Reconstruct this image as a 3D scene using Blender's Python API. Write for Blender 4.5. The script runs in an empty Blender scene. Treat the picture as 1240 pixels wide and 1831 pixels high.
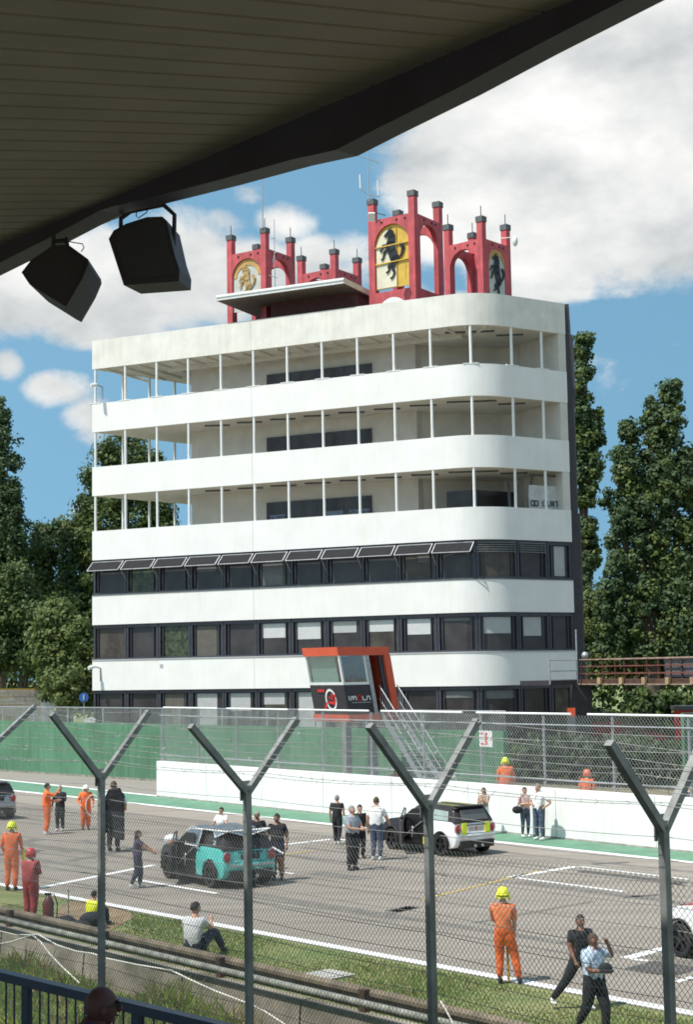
import bpy, bmesh, math, random
from mathutils import Vector, Matrix, noise
random.seed(7)
C = bpy.context.scene.collection
R = math.radians
# ------------------------------------------------------------------ camera
FPX, PITCH, ROLL, CAMH = 2785.0, 0.1014, 0.0173, 5.2
cam_d = bpy.data.cameras.new('camera'); cam = bpy.data.objects.new('camera', cam_d); C.objects.link(cam)
CAMR = Matrix.Rotation(math.pi/2+PITCH, 4, 'X') @ Matrix.Rotation(-ROLL, 4, 'Z')
cam.matrix_world = Matrix.Translation((0, 0, CAMH)) @ CAMR
cam_d.sensor_fit = 'VERTICAL'; cam_d.sensor_height = 36; cam_d.lens = FPX/1831*36
cam_d.clip_start = .1; cam_d.clip_end = 3000
bpy.context.scene.camera = cam
bpy.context.scene.render.resolution_x = 694; bpy.context.scene.render.resolution_y = 1024
vs = bpy.context.scene.view_settings
vs.view_transform = 'Standard'; vs.look = 'None'; vs.gamma = 1; vs.exposure = 0.36
bpy.context.scene.cycles.filter_width = 1.75
# ------------------------------------------------------------------ world: sky with cloud banks, sun
SUNV = Vector((-.698, -.405, 1.46)).normalized()          # direction to the sun
w = bpy.data.worlds.new('World'); bpy.context.scene.world = w; w.use_nodes = True

def ray(px, py):
    return (CAMR.to_3x3() @ Vector((px-620, -(py-915.5), -FPX))).normalized()
def G(px, py, z=0.0):                                     # where the sight line meets height z
    d = ray(px, py); t = (z-CAMH)/d.z
    return Vector((d.x*t, d.y*t, z))
def D(px, py, Y):                                         # point on the sight line at distance Y
    d = ray(px, py); t = Y/d.y
    return Vector((d.x*t, Y, CAMH+d.z*t))
CI = CAMR.to_3x3().inverted()
def PJ(P):
    q = CI @ (Vector(P)-Vector((0, 0, CAMH)))
    return (620+q.x/-q.z*FPX, 915.5-q.y/-q.z*FPX)
def azel(px, py):
    d = ray(px, py); return math.atan2(d.x, d.y), math.asin(d.z)

def build_world():
    nt = w.node_tree; N = nt.nodes; L = nt.links; N.clear()
    out = N.new('ShaderNodeOutputWorld'); bg = N.new('ShaderNodeBackground')
    sky = N.new('ShaderNodeTexSky'); sky.sky_type = 'NISHITA'; sky.sun_disc = False
    sky.sun_elevation = math.asin(SUNV.z); sky.sun_rotation = math.atan2(SUNV.x, SUNV.y)
    sky.altitude = 50; sky.air_density = 1.2; sky.dust_density = .6; sky.ozone_density = 1.6
    tc = N.new('ShaderNodeTexCoord')
    lift = N.new('ShaderNodeVectorMath'); lift.operation = 'ADD'; lift.inputs[1].default_value = (0, 0, .55); L.new(tc.outputs['Generated'], lift.inputs[0])
    nrmz = N.new('ShaderNodeVectorMath'); nrmz.operation = 'NORMALIZE'; L.new(lift.outputs[0], nrmz.inputs[0]); L.new(nrmz.outputs[0], sky.inputs[0])
    def M(op, a, b=None, c=None):
        n = N.new('ShaderNodeMath'); n.operation = op
        for i, v in enumerate((a, b, c)):
            if v is None: continue
            if isinstance(v, (int, float)): n.inputs[i].default_value = v
            else: L.new(v, n.inputs[i])
        return n.outputs[0]
    sep = N.new('ShaderNodeSeparateXYZ'); L.new(tc.outputs['Generated'], sep.inputs[0])
    az = M('ARCTAN2', sep.outputs[0], sep.outputs[1]); el = M('ARCSINE', sep.outputs[2])
    # cloud banks: (px, py, half width, half height, strength)
    blobs = [(1080, 150, 420, 260, 1.15), (1190, 330, 330, 190, 1.1), (900, 230, 240, 170, 1.0), (1010, 400, 220, 130, .95),
             (800, 330, 120, 110, .8), (820, 420, 120, 60, .6), (1060, 470, 190, 40, .7),
             (60, 510, 190, 95, 1.0), (230, 500, 200, 110, 1.1), (330, 450, 120, 80, .8), (420, 500, 130, 80, .9), (180, 590, 120, 40, .6),
             (510, 400, 50, 30, .42), (565, 470, 80, 45, .6), (640, 470, 60, 50, .5), (440, 345, 26, 16, .2),
             (108, 695, 62, 34, .62), (150, 745, 44, 42, .6), (15, 650, 26, 26, .4), (960, 530, 260, 14, .35)]
    field = None
    for (px, py, sx, sy, st) in blobs:
        a0, e0 = azel(px, py)
        dx = M('MULTIPLY', M('SUBTRACT', az, a0), FPX/sx); dy = M('MULTIPLY', M('SUBTRACT', el, e0), FPX/sy)
        r2 = M('ADD', M('MULTIPLY', dx, dx), M('MULTIPLY', dy, dy))
        b = M('MULTIPLY', M('SUBTRACT', 1.0, r2), st)
        b = M('MAXIMUM', b, -.55)
        field = b if field is None else M('SMOOTH_MAX', field, b, .25)
    # elsewhere in the sky: scattered clouds
    mp = N.new('ShaderNodeMapping'); L.new(tc.outputs['Generated'], mp.inputs[0]); mp.inputs['Scale'].default_value = (1, 1, 1.7)
    n1 = N.new('ShaderNodeTexNoise'); L.new(mp.outputs[0], n1.inputs['Vector'])
    n1.inputs['Scale'].default_value = 16; n1.inputs['Detail'].default_value = 12; n1.inputs['Roughness'].default_value = .62
    n1.inputs['Distortion'].default_value = .35
    n2 = N.new('ShaderNodeTexNoise'); L.new(mp.outputs[0], n2.inputs['Vector']); n2.inputs['Scale'].default_value = 5.5
    n2.inputs['Detail'].default_value = 6
    far = M('MULTIPLY', M('GREATER_THAN', M('ABSOLUTE', az), .5), M('SUBTRACT', n2.outputs[0], .1))
    dens = M('ADD', M('ADD', field, far), M('MULTIPLY', M('SUBTRACT', n1.outputs[0], .5), 2.3))
    mr = N.new('ShaderNodeMapRange'); mr.interpolation_type = 'SMOOTHSTEP'; L.new(dens, mr.inputs[0])
    mr.inputs[1].default_value = -.22; mr.inputs[2].default_value = .5
    # lit and grey parts of the cloud
    n3 = N.new('ShaderNodeTexNoise'); L.new(mp.outputs[0], n3.inputs['Vector']); n3.inputs['Scale'].default_value = 9
    n3.inputs['Detail'].default_value = 8; n3.inputs['Roughness'].default_value = .55
    cr = N.new('ShaderNodeValToRGB'); L.new(n3.outputs[0], cr.inputs[0])
    cr.color_ramp.elements[0].position = .34; cr.color_ramp.elements[0].color = (3.2, 3.4, 3.5, 1)
    cr.color_ramp.elements[1].position = .66; cr.color_ramp.elements[1].color = (6.3, 6.3, 6.15, 1)
    mix = N.new('ShaderNodeMix'); mix.data_type = 'RGBA'
    tint = N.new('ShaderNodeMix'); tint.data_type = 'RGBA'; tint.blend_type = 'MULTIPLY'; tint.inputs[0].default_value = 1
    L.new(sky.outputs[0], tint.inputs[6]); tint.inputs[7].default_value = (1.06, 1.36, 1.14, 1)
    L.new(mr.outputs[0], mix.inputs[0]); L.new(tint.outputs[2], mix.inputs[6]); L.new(cr.outputs[0], mix.inputs[7])
    L.new(mix.outputs[2], bg.inputs[0]); bg.inputs[1].default_value = 0.13
    L.new(bg.outputs[0], out.inputs[0])
build_world()
sd = bpy.data.lights.new('sun', 'SUN'); sun = bpy.data.objects.new('sun', sd); C.objects.link(sun)
sd.energy = 4.3; sd.angle = R(.5); sd.color = (1, .95, .90)
sun.rotation_euler = SUNV.to_track_quat('Z', 'Y').to_euler(); sun.location = (0, 0, 60)

# ------------------------------------------------------------------ materials
MATS = {}
def mat(name, col, rough=.6, metal=0, var=.12, vscale=3, bump=0, bscale=40, spec=.5, kind=None, col2=None, alpha=1, coat=0, streak=0):
    if name in MATS: return MATS[name]
    m = bpy.data.materials.new(name); m.use_nodes = True; nt = m.node_tree; N = nt.nodes; L = nt.links
    b = N['Principled BSDF']; b.inputs['Roughness'].default_value = rough; b.inputs['Metallic'].default_value = metal
    b.inputs['Specular IOR Level'].default_value = spec; b.inputs['Alpha'].default_value = alpha
    if coat: b.inputs['Coat Weight'].default_value = coat; b.inputs['Coat Roughness'].default_value = .06
    tc = N.new('ShaderNodeTexCoord'); nz = N.new('ShaderNodeTexNoise'); L.new(tc.outputs['Object'], nz.inputs[0])
    nz.inputs['Scale'].default_value = vscale; nz.inputs['Detail'].default_value = 6
    rp = N.new('ShaderNodeValToRGB'); L.new(nz.outputs[0], rp.inputs[0])
    c2 = col2 or tuple(min(1, c*(1+var)) for c in col)
    c1 = col if col2 else tuple(c*(1-var) for c in col)
    rp.color_ramp.elements[0].position = .35; rp.color_ramp.elements[1].position = .65
    rp.color_ramp.elements[0].color = (*c1, 1); rp.color_ramp.elements[1].color = (*c2, 1)
    L.new(rp.outputs[0], b.inputs['Base Color'])
    if streak:                                                # rain streaks and grime running down the surface
        mp = N.new('ShaderNodeMapping'); L.new(tc.outputs['Object'], mp.inputs[0]); mp.inputs['Scale'].default_value = (2.2, 2.2, .22)
        sn = N.new('ShaderNodeTexNoise'); L.new(mp.outputs[0], sn.inputs[0]); sn.inputs['Scale'].default_value = 1.6; sn.inputs['Detail'].default_value = 9; sn.inputs['Roughness'].default_value = .7
        sr = N.new('ShaderNodeValToRGB'); L.new(sn.outputs[0], sr.inputs[0]); k = 1-streak
        sr.color_ramp.elements[0].position = .36; sr.color_ramp.elements[0].color = (k, k*.985, k*.95, 1)
        sr.color_ramp.elements[1].position = .56; sr.color_ramp.elements[1].color = (1, 1, 1, 1)
        sx = N.new('ShaderNodeMix'); sx.data_type = 'RGBA'; sx.blend_type = 'MULTIPLY'; sx.inputs[0].default_value = 1
        L.new(rp.outputs[0], sx.inputs[6]); L.new(sr.outputs[0], sx.inputs[7]); L.new(sx.outputs[2], b.inputs['Base Color'])
    if bump:
        n2 = N.new('ShaderNodeTexNoise'); L.new(tc.outputs['Object'], n2.inputs[0]); n2.inputs['Scale'].default_value = bscale
        n2.inputs['Detail'].default_value = 4
        bp = N.new('ShaderNodeBump'); bp.inputs['Strength'].default_value = bump; bp.inputs['Distance'].default_value = .03
        L.new(n2.outputs[0], bp.inputs['Height']); L.new(bp.outputs[0], b.inputs['Normal'])
    MATS[name] = m
    return m
def leafmat(name, c1, c2, tr=.35):
    m = bpy.data.materials.new(name); m.use_nodes = True; N = m.node_tree.nodes; L = m.node_tree.links
    b = N['Principled BSDF']; b.inputs['Roughness'].default_value = .6; b.inputs['Specular IOR Level'].default_value = .35
    tc = N.new('ShaderNodeTexCoord'); nz = N.new('ShaderNodeTexNoise'); L.new(tc.outputs['Object'], nz.inputs[0])
    nz.inputs['Scale'].default_value = .9; nz.inputs['Detail'].default_value = 8; nz.inputs['Roughness'].default_value = .8
    rp = N.new('ShaderNodeValToRGB'); L.new(nz.outputs[0], rp.inputs[0]); rp.color_ramp.elements[0].position = .38; rp.color_ramp.elements[1].position = .62
    rp.color_ramp.elements[0].color = (*c1, 1); rp.color_ramp.elements[1].color = (*c2, 1)
    L.new(rp.outputs[0], b.inputs['Base Color'])
    t = N.new('ShaderNodeBsdfTranslucent'); L.new(rp.outputs[0], t.inputs[0]); mx = N.new('ShaderNodeMixShader'); mx.inputs[0].default_value = tr
    L.new(b.outputs[0], mx.inputs[1]); L.new(t.outputs[0], mx.inputs[2]); L.new(mx.outputs[0], N['Material Output'].inputs[0])
    MATS[name] = m; return m
def paneglass(name, tint=(.8, .9, .88), refl=.18):
    m = bpy.data.materials.new(name); m.use_nodes = True; N = m.node_tree.nodes; L = m.node_tree.links
    N.remove(N['Principled BSDF'])
    tr = N.new('ShaderNodeBsdfTransparent'); tr.inputs[0].default_value = (*tint, 1)
    gl = N.new('ShaderNodeBsdfGlossy'); gl.inputs['Roughness'].default_value = .03
    mx = N.new('ShaderNodeMixShader'); mx.inputs[0].default_value = refl
    L.new(tr.outputs[0], mx.inputs[1]); L.new(gl.outputs[0], mx.inputs[2]); L.new(mx.outputs[0], N['Material Output'].inputs[0])
    MATS[name] = m; return m
def asphalt(name, c1, c2, c3):
    m = bpy.data.materials.new(name); m.use_nodes = True; N = m.node_tree.nodes; L = m.node_tree.links
    b = N['Principled BSDF']; b.inputs['Roughness'].default_value = .88; b.inputs['Specular IOR Level'].default_value = .25
    tc = N.new('ShaderNodeTexCoord')
    mp = N.new('ShaderNodeMapping'); L.new(tc.outputs['Object'], mp.inputs[0]); mp.inputs['Rotation'].default_value = (0, 0, .89)
    mp.inputs['Scale'].default_value = (.12, 1.3, 1)
    a = N.new('ShaderNodeTexNoise'); L.new(mp.outputs[0], a.inputs[0]); a.inputs['Scale'].default_value = 1.2; a.inputs['Detail'].default_value = 7
    f = N.new('ShaderNodeTexNoise'); L.new(tc.outputs['Object'], f.inputs[0]); f.inputs['Scale'].default_value = 14; f.inputs['Detail'].default_value = 8; f.inputs['Roughness'].default_value = .8
    rp = N.new('ShaderNodeValToRGB'); L.new(a.outputs[0], rp.inputs[0]); e = rp.color_ramp.elements
    e[0].position = .3; e[0].color = (*c1, 1); e[1].position = .7; e[1].color = (*c2, 1)
    rf = N.new('ShaderNodeValToRGB'); L.new(f.outputs[0], rf.inputs[0]); e = rf.color_ramp.elements
    e[0].position = .3; e[0].color = (.72, .72, .72, 1); e[1].position = .7; e[1].color = (1.22, 1.22, 1.22, 1)
    mx = N.new('ShaderNodeMix'); mx.data_type = 'RGBA'; mx.blend_type = 'MULTIPLY'; mx.inputs[0].default_value = 1
    L.new(rp.outputs[0], mx.inputs[6]); L.new(rf.outputs[0], mx.inputs[7]); L.new(mx.outputs[2], b.inputs['Base Color'])
    bp = N.new('ShaderNodeBump'); bp.inputs['Strength'].default_value = .35; bp.inputs['Distance'].default_value = .02
    L.new(f.outputs[0], bp.inputs['Height']); L.new(bp.outputs[0], b.inputs['Normal'])
    MATS[name] = m; return m

WHITE = mat('white_render', (.80, .79, .775), .75, var=.03, vscale=.7, bump=.12, bscale=25, streak=.025)
CREAM = mat('cream_render', (.64, .61, .55), .8, var=.06, vscale=1.2, bump=.15, bscale=20)
TOPW = mat('weathered_white_render', (.74, .72, .67), .8, var=.06, vscale=1.0, bump=.2, bscale=14, streak=.07)
WMET = mat('white_metal', (.78, .78, .76), .4, var=.04)
DKFR = mat('dark_window_frame', (.062, .062, .078), .4, .3, var=.1)
DGLASS = mat('dark_glass', (.048, .042, .042), .16, var=.35, vscale=.6, spec=.35)
BLIND = mat('grey_blind', (.42, .43, .43), .6, var=.05)
RED = mat('red_paint', (.53, .088, .10), .6, var=.16, vscale=1.5, bump=.15, bscale=12, streak=.25)
CAPG = mat('grey_cap', (.10, .11, .115), .6, var=.2)
YEL = mat('yellow_panel', (.62, .40, .06), .45, var=.12, vscale=1.2)
PALE = mat('pale_panel', (.66, .61, .46), .5, var=.12, vscale=1.4)
PALEG = mat('pale_grey_panel', (.52, .53, .47), .5, var=.1, vscale=1.4)
BLACK = mat('black_paint', (.014, .014, .016), .45, var=.2)
GALV = mat('galvanised_steel', (.42, .43, .44), .45, .6, var=.15, vscale=8)
WIRE = mat('weathered_wire', (.30, .30, .285), .55, .4, var=.2)
WIREL = mat('light_wire', (.42, .43, .42), .5, .4, var=.15)
POSTM = mat('dark_grey_green_steel', (.25, .26, .25), .55, .3, var=.2, vscale=6, bump=.1)
RUST = mat('rusty_brown_steel', (.09, .045, .03), .75, .2, var=.35, vscale=4, bump=.2)
ASPH = asphalt('track_asphalt', (.236, .206, .174), (.312, .276, .236), None)
LANE = asphalt('pit_lane_asphalt', (.235, .21, .185), (.285, .262, .23), None)
LINEW = mat('white_line_paint', (.78, .78, .76), .7, var=.08, vscale=6)
LINEY = mat('yellow_line_paint', (.52, .37, .11), .7, var=.12, vscale=6)
GREENP = mat('green_tarmac_paint', (.10, .22, .14), .8, var=.14, vscale=1.5)
GREENW = mat('green_wall_paint', (.085, .205, .12), .8, var=.14, vscale=.5, bump=.15, bscale=6, streak=.22)
CONC = mat('stained_concrete', (.13, .115, .085), .9, var=.4, vscale=1.1, bump=.5, bscale=10, col2=(.34, .30, .24))
CONCL = mat('light_concrete', (.40, .39, .35), .9, var=.15, vscale=2, bump=.3, bscale=12)
WALLW = mat('white_wall_paint', (.79, .785, .77), .7, var=.04, vscale=.8, bump=.1, bscale=8, streak=.09)
SOFF = mat('brown_grey_soffit', (.215, .178, .148), .7, var=.07, vscale=2.5)
NAVY = mat('navy_painted_steel', (.048, .044, .072), .55, var=.15)
NAVYR = mat('blue_railing_paint', (.018, .035, .075), .4, var=.12)
SPK = mat('black_speaker_shell', (.042, .038, .050), .65, var=.1, bump=.1, bscale=60)
RUBBER = mat('tyre_rubber', (.018, .018, .018), .85, var=.15)
RIM = mat('dark_rim', (.05, .05, .055), .35, .7)
SKIN = mat('skin', (.50, .28, .19), .55, var=.06, vscale=10)
SKIND = mat('tanned_skin', (.27, .13, .085), .6, var=.08, vscale=10)
HAIRD = mat('dark_hair', (.02, .014, .010), .7, var=.3, vscale=40, bump=.4, bscale=120)
HAIRB = mat('brown_hair', (.07, .04, .022), .7, var=.3, vscale=40, bump=.4, bscale=120)
HAIRG = mat('grey_hair', (.25, .24, .22), .7, var=.2, vscale=40, bump=.4, bscale=120)
ORANGE = mat('orange_overalls', (.78, .15, .035), .8, var=.12, vscale=7, bump=1.0, bscale=8)
REDSUIT = mat('faded_red_overalls', (.38, .05, .05), .8, var=.15, vscale=7, bump=1.0, bscale=8)
CBLACK = mat('black_cloth', (.016, .016, .02), .85, var=.2, vscale=7, bump=1.0, bscale=8)
CNAVY = mat('navy_cloth', (.025, .028, .06), .85, var=.2, vscale=7, bump=1.0, bscale=8)
CPURP = mat('purple_grey_cloth', (.06, .048, .09), .85, var=.2, vscale=7, bump=1.0, bscale=8)
CWHITE = mat('white_cloth', (.72, .72, .71), .85, var=.06, vscale=7, bump=1.0, bscale=8)
CGREY = mat('grey_blue_cloth', (.30, .33, .37), .85, var=.1, vscale=7, bump=1.0, bscale=8)
CLBLUE = mat('light_blue_cloth', (.48, .58, .70), .85, var=.08, vscale=7, bump=1.0, bscale=8)
CJEAN = mat('denim', (.07, .09, .14), .85, var=.2, vscale=9, bump=1.0, bscale=8)
CTAN = mat('beige_pattern_cloth', (.34, .27, .22), .85, var=.4, vscale=22, bump=.5, bscale=11)
CPINK = mat('pale_pink_cloth', (.60, .42, .38), .85, var=.35, vscale=25, bump=.5, bscale=11)
FLUO = mat('fluorescent_yellow', (.80, .85, .03), .45, var=.06)
HRED = mat('red_helmet_shell', (.55, .03, .03), .35, var=.08)
HWHITE = mat('white_helmet_shell', (.75, .73, .68), .4, var=.05)
SHOEW = mat('white_shoe', (.62, .62, .60), .7)
SHOEB = mat('black_shoe', (.02, .02, .02), .7)
BARK = mat('bark', (.11, .085, .06), .9, var=.35, vscale=5, bump=.8, bscale=12)
ROPE = mat('white_rope', (.62, .60, .54), .8, var=.15)
SIGNR = mat('sign_red', (.62, .03, .03), .5)
SIGNB = mat('sign_blue', (.03, .12, .42), .5)
ORED = mat('orange_red_panel', (.66, .10, .045), .5, var=.08, vscale=2)
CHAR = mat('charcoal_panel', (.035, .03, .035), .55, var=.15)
GCLR = paneglass('clear_glass')
GLEAF1 = leafmat('leaf_dark', (.032, .062, .022), (.09, .135, .04))
GLEAF2 = leafmat('leaf_mid', (.06, .10, .026), (.165, .215, .06))
GLEAF3 = leafmat('leaf_poplar', (.036, .080, .036), (.12, .18, .075))
GLEAF4 = leafmat('leaf_light', (.085, .125, .042), (.21, .26, .085))
DG2 = mat('glass_painted_reflection', (.020, .026, .014), .16, spec=.35, vscale=3.5, col2=(.085, .10, .055))  # green tree reflection painted into the pane colour
DG3 = mat('glass_brown_interior', (.050, .040, .034), .2, spec=.3, vscale=1.2, col2=(.10, .085, .07))
GRASSM = leafmat('grass_blade', (.15, .23, .05), (.29, .37, .12), .3)
WEEDM = leafmat('weed_blade', (.14, .23, .035), (.33, .42, .09), .35)
DRYM = leafmat('dry_grass_blade', (.27, .20, .10), (.42, .34, .19), .3)

# ------------------------------------------------------------------ object helpers
def tag(o, label=None, cat=None, group=None, kind=None):
    if label: o['label'] = label
    if cat: o['category'] = cat
    if group: o['group'] = group
    if kind: o['kind'] = kind
    return o
def empty(name, loc=(0, 0, 0), rz=0, label=None, cat=None, group=None):
    o = bpy.data.objects.new(name, None); C.objects.link(o); o.location = loc; o.rotation_euler = (0, 0, rz)
    o.empty_display_size = .3
    return tag(o, label, cat, group)
class MB:
    def __init__(s): s.v = []; s.f = []; s.m = []; s.sm = []
    def quadf(s, pts, mi=0, smooth=False):
        b = len(s.v); s.v += [tuple(p) for p in pts]; s.f.append(tuple(range(b, b+len(pts)))); s.m.append(mi); s.sm.append(smooth)
    def box(s, lo, hi, mi=0, M=None):
        x0, y0, z0 = lo; x1, y1, z1 = hi
        c = [(x0, y0, z0), (x1, y0, z0), (x1, y1, z0), (x0, y1, z0), (x0, y0, z1), (x1, y0, z1), (x1, y1, z1), (x0, y1, z1)]
        if M: c = [tuple(M @ Vector(p)) for p in c]
        b = len(s.v); s.v += c
        for f in ((0, 3, 2, 1), (4, 5, 6, 7), (0, 1, 5, 4), (1, 2, 6, 5), (2, 3, 7, 6), (3, 0, 4, 7)):
            s.f.append(tuple(b+i for i in f)); s.m.append(mi); s.sm.append(False)
        return s
    def bar(s, a, b, w, h=None, mi=0, up=(0, 0, 1)):          # rectangular bar from a to b
        a, b = Vector(a), Vector(b); d = (b-a).normalized(); h = h or w
        x = d.cross(Vector(up))
        if x.length < 1e-4: x = d.cross(Vector((1, 0, 0)))
        x.normalize(); z = x.cross(d).normalized(); pts = []
        for p in (a, b):
            for sx, sz in ((-1, -1), (1, -1), (1, 1), (-1, 1)): pts.append(tuple(p+x*sx*w/2+z*sz*h/2))
        k = len(s.v); s.v += pts
        for f in ((3, 2, 1, 0), (4, 5, 6, 7), (0, 1, 5, 4), (1, 2, 6, 5), (2, 3, 7, 6), (3, 0, 4, 7)):
            s.f.append(tuple(k+i for i in f)); s.m.append(mi); s.sm.append(False)
        return s
    def tube(s, pts, rad, n=8, mi=0, cap=True):
        pts = [Vector(p) for p in pts]
        if not isinstance(rad, (list, tuple)): rad = [rad]*len(pts)
        ref = None; k0 = len(s.v)
        for i, p in enumerate(pts):
            d = (pts[min(i+1, len(pts)-1)]-pts[max(i-1, 0)]).normalized()
            if ref is None:
                ref = d.cross(Vector((0, 0, 1)))
                if ref.length < .05: ref = d.cross(Vector((1, 0, 0)))
            x = (ref-d*ref.dot(d)).normalized(); ref = x; y = d.cross(x)
            for j in range(n):
                a = 2*math.pi*j/n; s.v.append(tuple(p+(x*math.cos(a)+y*math.sin(a))*rad[i]))
        for i in range(len(pts)-1):
            for j in range(n):
                a = k0+i*n+j; b = k0+i*n+(j+1) % n
                s.f.append((a, b, b+n, a+n)); s.m.append(mi); s.sm.append(n > 4)
        if cap:
            e = k0+(len(pts)-1)*n
            s.quadf([s.v[k0+j] for j in range(n)][::-1], mi); s.quadf([s.v[e+j] for j in range(n)], mi)
        return s
    def prism(s, poly, z0, z1, mi=0, M=None):                 # poly: list of 2D points, ccw
        n = len(poly); b = len(s.v)
        p = [Vector((x, y, z0)) for x, y in poly]+[Vector((x, y, z1)) for x, y in poly]
        if M: p = [M @ q for q in p]
        s.v += [tuple(q) for q in p]
        s.f.append(tuple(b+i for i in range(n))[::-1]); s.m.append(mi); s.sm.append(False)
        s.f.append(tuple(b+n+i for i in range(n))); s.m.append(mi); s.sm.append(False)
        for i in range(n):
            j = (i+1) % n; s.f.append((b+i, b+j, b+n+j, b+n+i)); s.m.append(mi); s.sm.append(False)
        return s
    def ball(s, c, r, seg=14, rings=10, mi=0, fn=None, M=None, keep=None):
        c = Vector(c); r = Vector(r) if not isinstance(r, (int, float)) else Vector((r, r, r)); b = len(s.v)
        for i in range(rings+1):
            th = math.pi*i/rings
            for j in range(seg):
                ph = 2*math.pi*j/seg
                q = Vector((math.sin(th)*math.cos(ph), math.sin(th)*math.sin(ph), math.cos(th)))
                if fn: q = fn(q)
                q = Vector((q.x*r.x, q.y*r.y, q.z*r.z))
                if M: q = M @ q
                s.v.append(tuple(c+q))
        for i in range(rings):
            for j in range(seg):
                a = b+i*seg+j; d = b+i*seg+(j+1) % seg; f = (a, a+seg, d+seg, d)
                if keep:
                    th = math.pi*(i+.5)/rings; ph = 2*math.pi*(j+.5)/seg
                    if not keep(Vector((math.sin(th)*math.cos(ph), math.sin(th)*math.sin(ph), math.cos(th)))): continue
                s.f.append(f); s.m.append(mi); s.sm.append(True)
        return s
    def add_mesh(s, me, M=None, mi=None):
        b = len(s.v)
        for v in me.vertices: s.v.append(tuple(M @ v.co) if M else tuple(v.co))
        for p in me.polygons:
            s.f.append(tuple(b+i for i in p.vertices)); s.m.append(p.material_index if mi is None else mi); s.sm.append(p.use_smooth)
        return s
    def mesh(s, name, mats):
        me = bpy.data.meshes.new(name); me.from_pydata(s.v, [], s.f)
        for m in (mats if isinstance(mats, (list, tuple)) else [mats]): me.materials.append(m)
        me.polygons.foreach_set('material_index', s.m); me.polygons.foreach_set('use_smooth', s.sm); me.update()
        return me
    def build(s, name, mats, parent=None):
        o = bpy.data.objects.new(name, s.mesh(name, mats)); C.objects.link(o)
        if parent: o.parent = parent
        return o
def copy_tree(o, parent=None):
    c = o.copy(); C.objects.link(c); c.parent = parent
    for ch in list(o.children): copy_tree(ch, c)
    return c
def F(o, x, y=None, z=(0, 0, 1)):                            # frame: columns x, y, z at origin o
    x = Vector(x).normalized(); z = Vector(z).normalized(); y = Vector(y).normalized() if y is not None else z.cross(x)
    M = Matrix.Identity(4)
    for i in range(3): M[i][0] = x[i]; M[i][1] = y[i]; M[i][2] = z[i]; M[i][3] = o[i]
    return M
def text_part(name, body, size, M, m, parent, ext=.012, align='CENTER', shear=0, inv=None):
    cu = bpy.data.curves.new(name, 'FONT'); cu.body = body; cu.size = size; cu.extrude = ext; cu.align_x = align; cu.align_y = 'CENTER'; cu.shear = shear
    t = bpy.data.objects.new('tmp', cu); C.objects.link(t)
    dg = bpy.context.evaluated_depsgraph_get(); me = bpy.data.meshes.new_from_object(t.evaluated_get(dg))
    bpy.data.objects.remove(t); me.materials.clear(); me.materials.append(m); me.name = name
    me.transform(M)
    o = bpy.data.objects.new(name, me); C.objects.link(o); o.parent = parent
    return o
TA = .913; TD = Vector((math.cos(TA), -math.sin(TA), 0)); TN = Vector((math.sin(TA), math.cos(TA), 0))    # far side of the track
NA = .864; ND = Vector((math.cos(NA), -math.sin(NA), 0)); NN = Vector((math.sin(NA), math.cos(NA), 0))    # near side
def rootinv(p):
    while p.parent: p = p.parent
    return (Matrix.Translation(p.location) @ Matrix.Rotation(p.rotation_euler.z, 4, 'Z')).inverted()
def bw(mb, name, mats, parent, label=None):                   # build a part from world coordinates
    o = mb.build(name, mats, parent); o.data.transform(rootinv(parent))
    if label: o['label'] = label
    return o
def tw(name, body, size, M, m, parent, **k): return text_part(name, body, size, rootinv(parent) @ M, m, parent, **k)

# ================================================================== GROUND, TRACK, LINES
def sheet(name, pts, z, m, kind='structure'):
    mb = MB(); mb.quadf([(p[0], p[1], z) for p in pts]); o = mb.build(name, m); tag(o, kind=kind); return o
def along(P, d, t): return Vector((P[0], P[1], 0))+Vector(d)*t
GR = mat('dry_ground', (.13, .12, .055), .95, var=.3, vscale=.35, bump=.5, bscale=4, col2=(.20, .17, .10))
TURF = mat('turf', (.13, .175, .055), .95, vscale=.8, bump=.6, bscale=9, col2=(.24, .235, .10))
DIRT = mat('bare_earth', (.24, .17, .10), .95, var=.2, vscale=2, bump=.4, bscale=9)
sheet('ground', [(-900, -900), (900, -900), (900, 1500), (-900, 1500)], -.06, GR)
A1, A2 = G(71, 1597), G(1240, 1816); nd = (A2-A1).normalized()          # near white line
B1, B2 = G(0, 1412), G(1240, 1544); fd = (B2-B1).normalized()           # far white line
W1, W2 = G(280, 1424), G(1240, 1525); wd = (W2-W1).normalized()         # foot of the pit wall
P1, P2 = G(0, 1379), G(278, 1397); pd = (P2-P1).normalized()            # foot of the green wall
S = -60; E_ = 45
def strip(name, Pa, da, Pb, db, z, m, s0=S, s1=E_):
    return sheet(name, [along(Pa, da, s0), along(Pb, db, s0), along(Pb, db, s1), along(Pa, da, s1)][::-1], z, m)
strip('race_track', A1-NN*.05, nd, B1+TN*.1, fd, 0, ASPH, -140, 40)
strip('pit_lane', B1+TN*.05, fd, P1+TN*.5, pd, -.004, LANE, -140, 60)
strip('near_grass_verge', A1-NN*9, nd, A1+NN*.02, nd, -.008, TURF, -80, 40)
strip('near_edge_line', A1-NN*.0, nd, A1+NN*.26, nd, .004, LINEW, -140, 40)
strip('far_edge_line', B1-TN*.0, fd, B1+TN*.30, fd, .004, LINEW, -140, 40)
strip('green_verge_strip', B1+TN*.30, fd, W1-TN*.02, wd, .002, GREENP, -140, 40)
strip('pit_exit_line', W1-TN*.02, wd, W1+TN*.25, wd, .006, LINEW, -140, 0)
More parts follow.
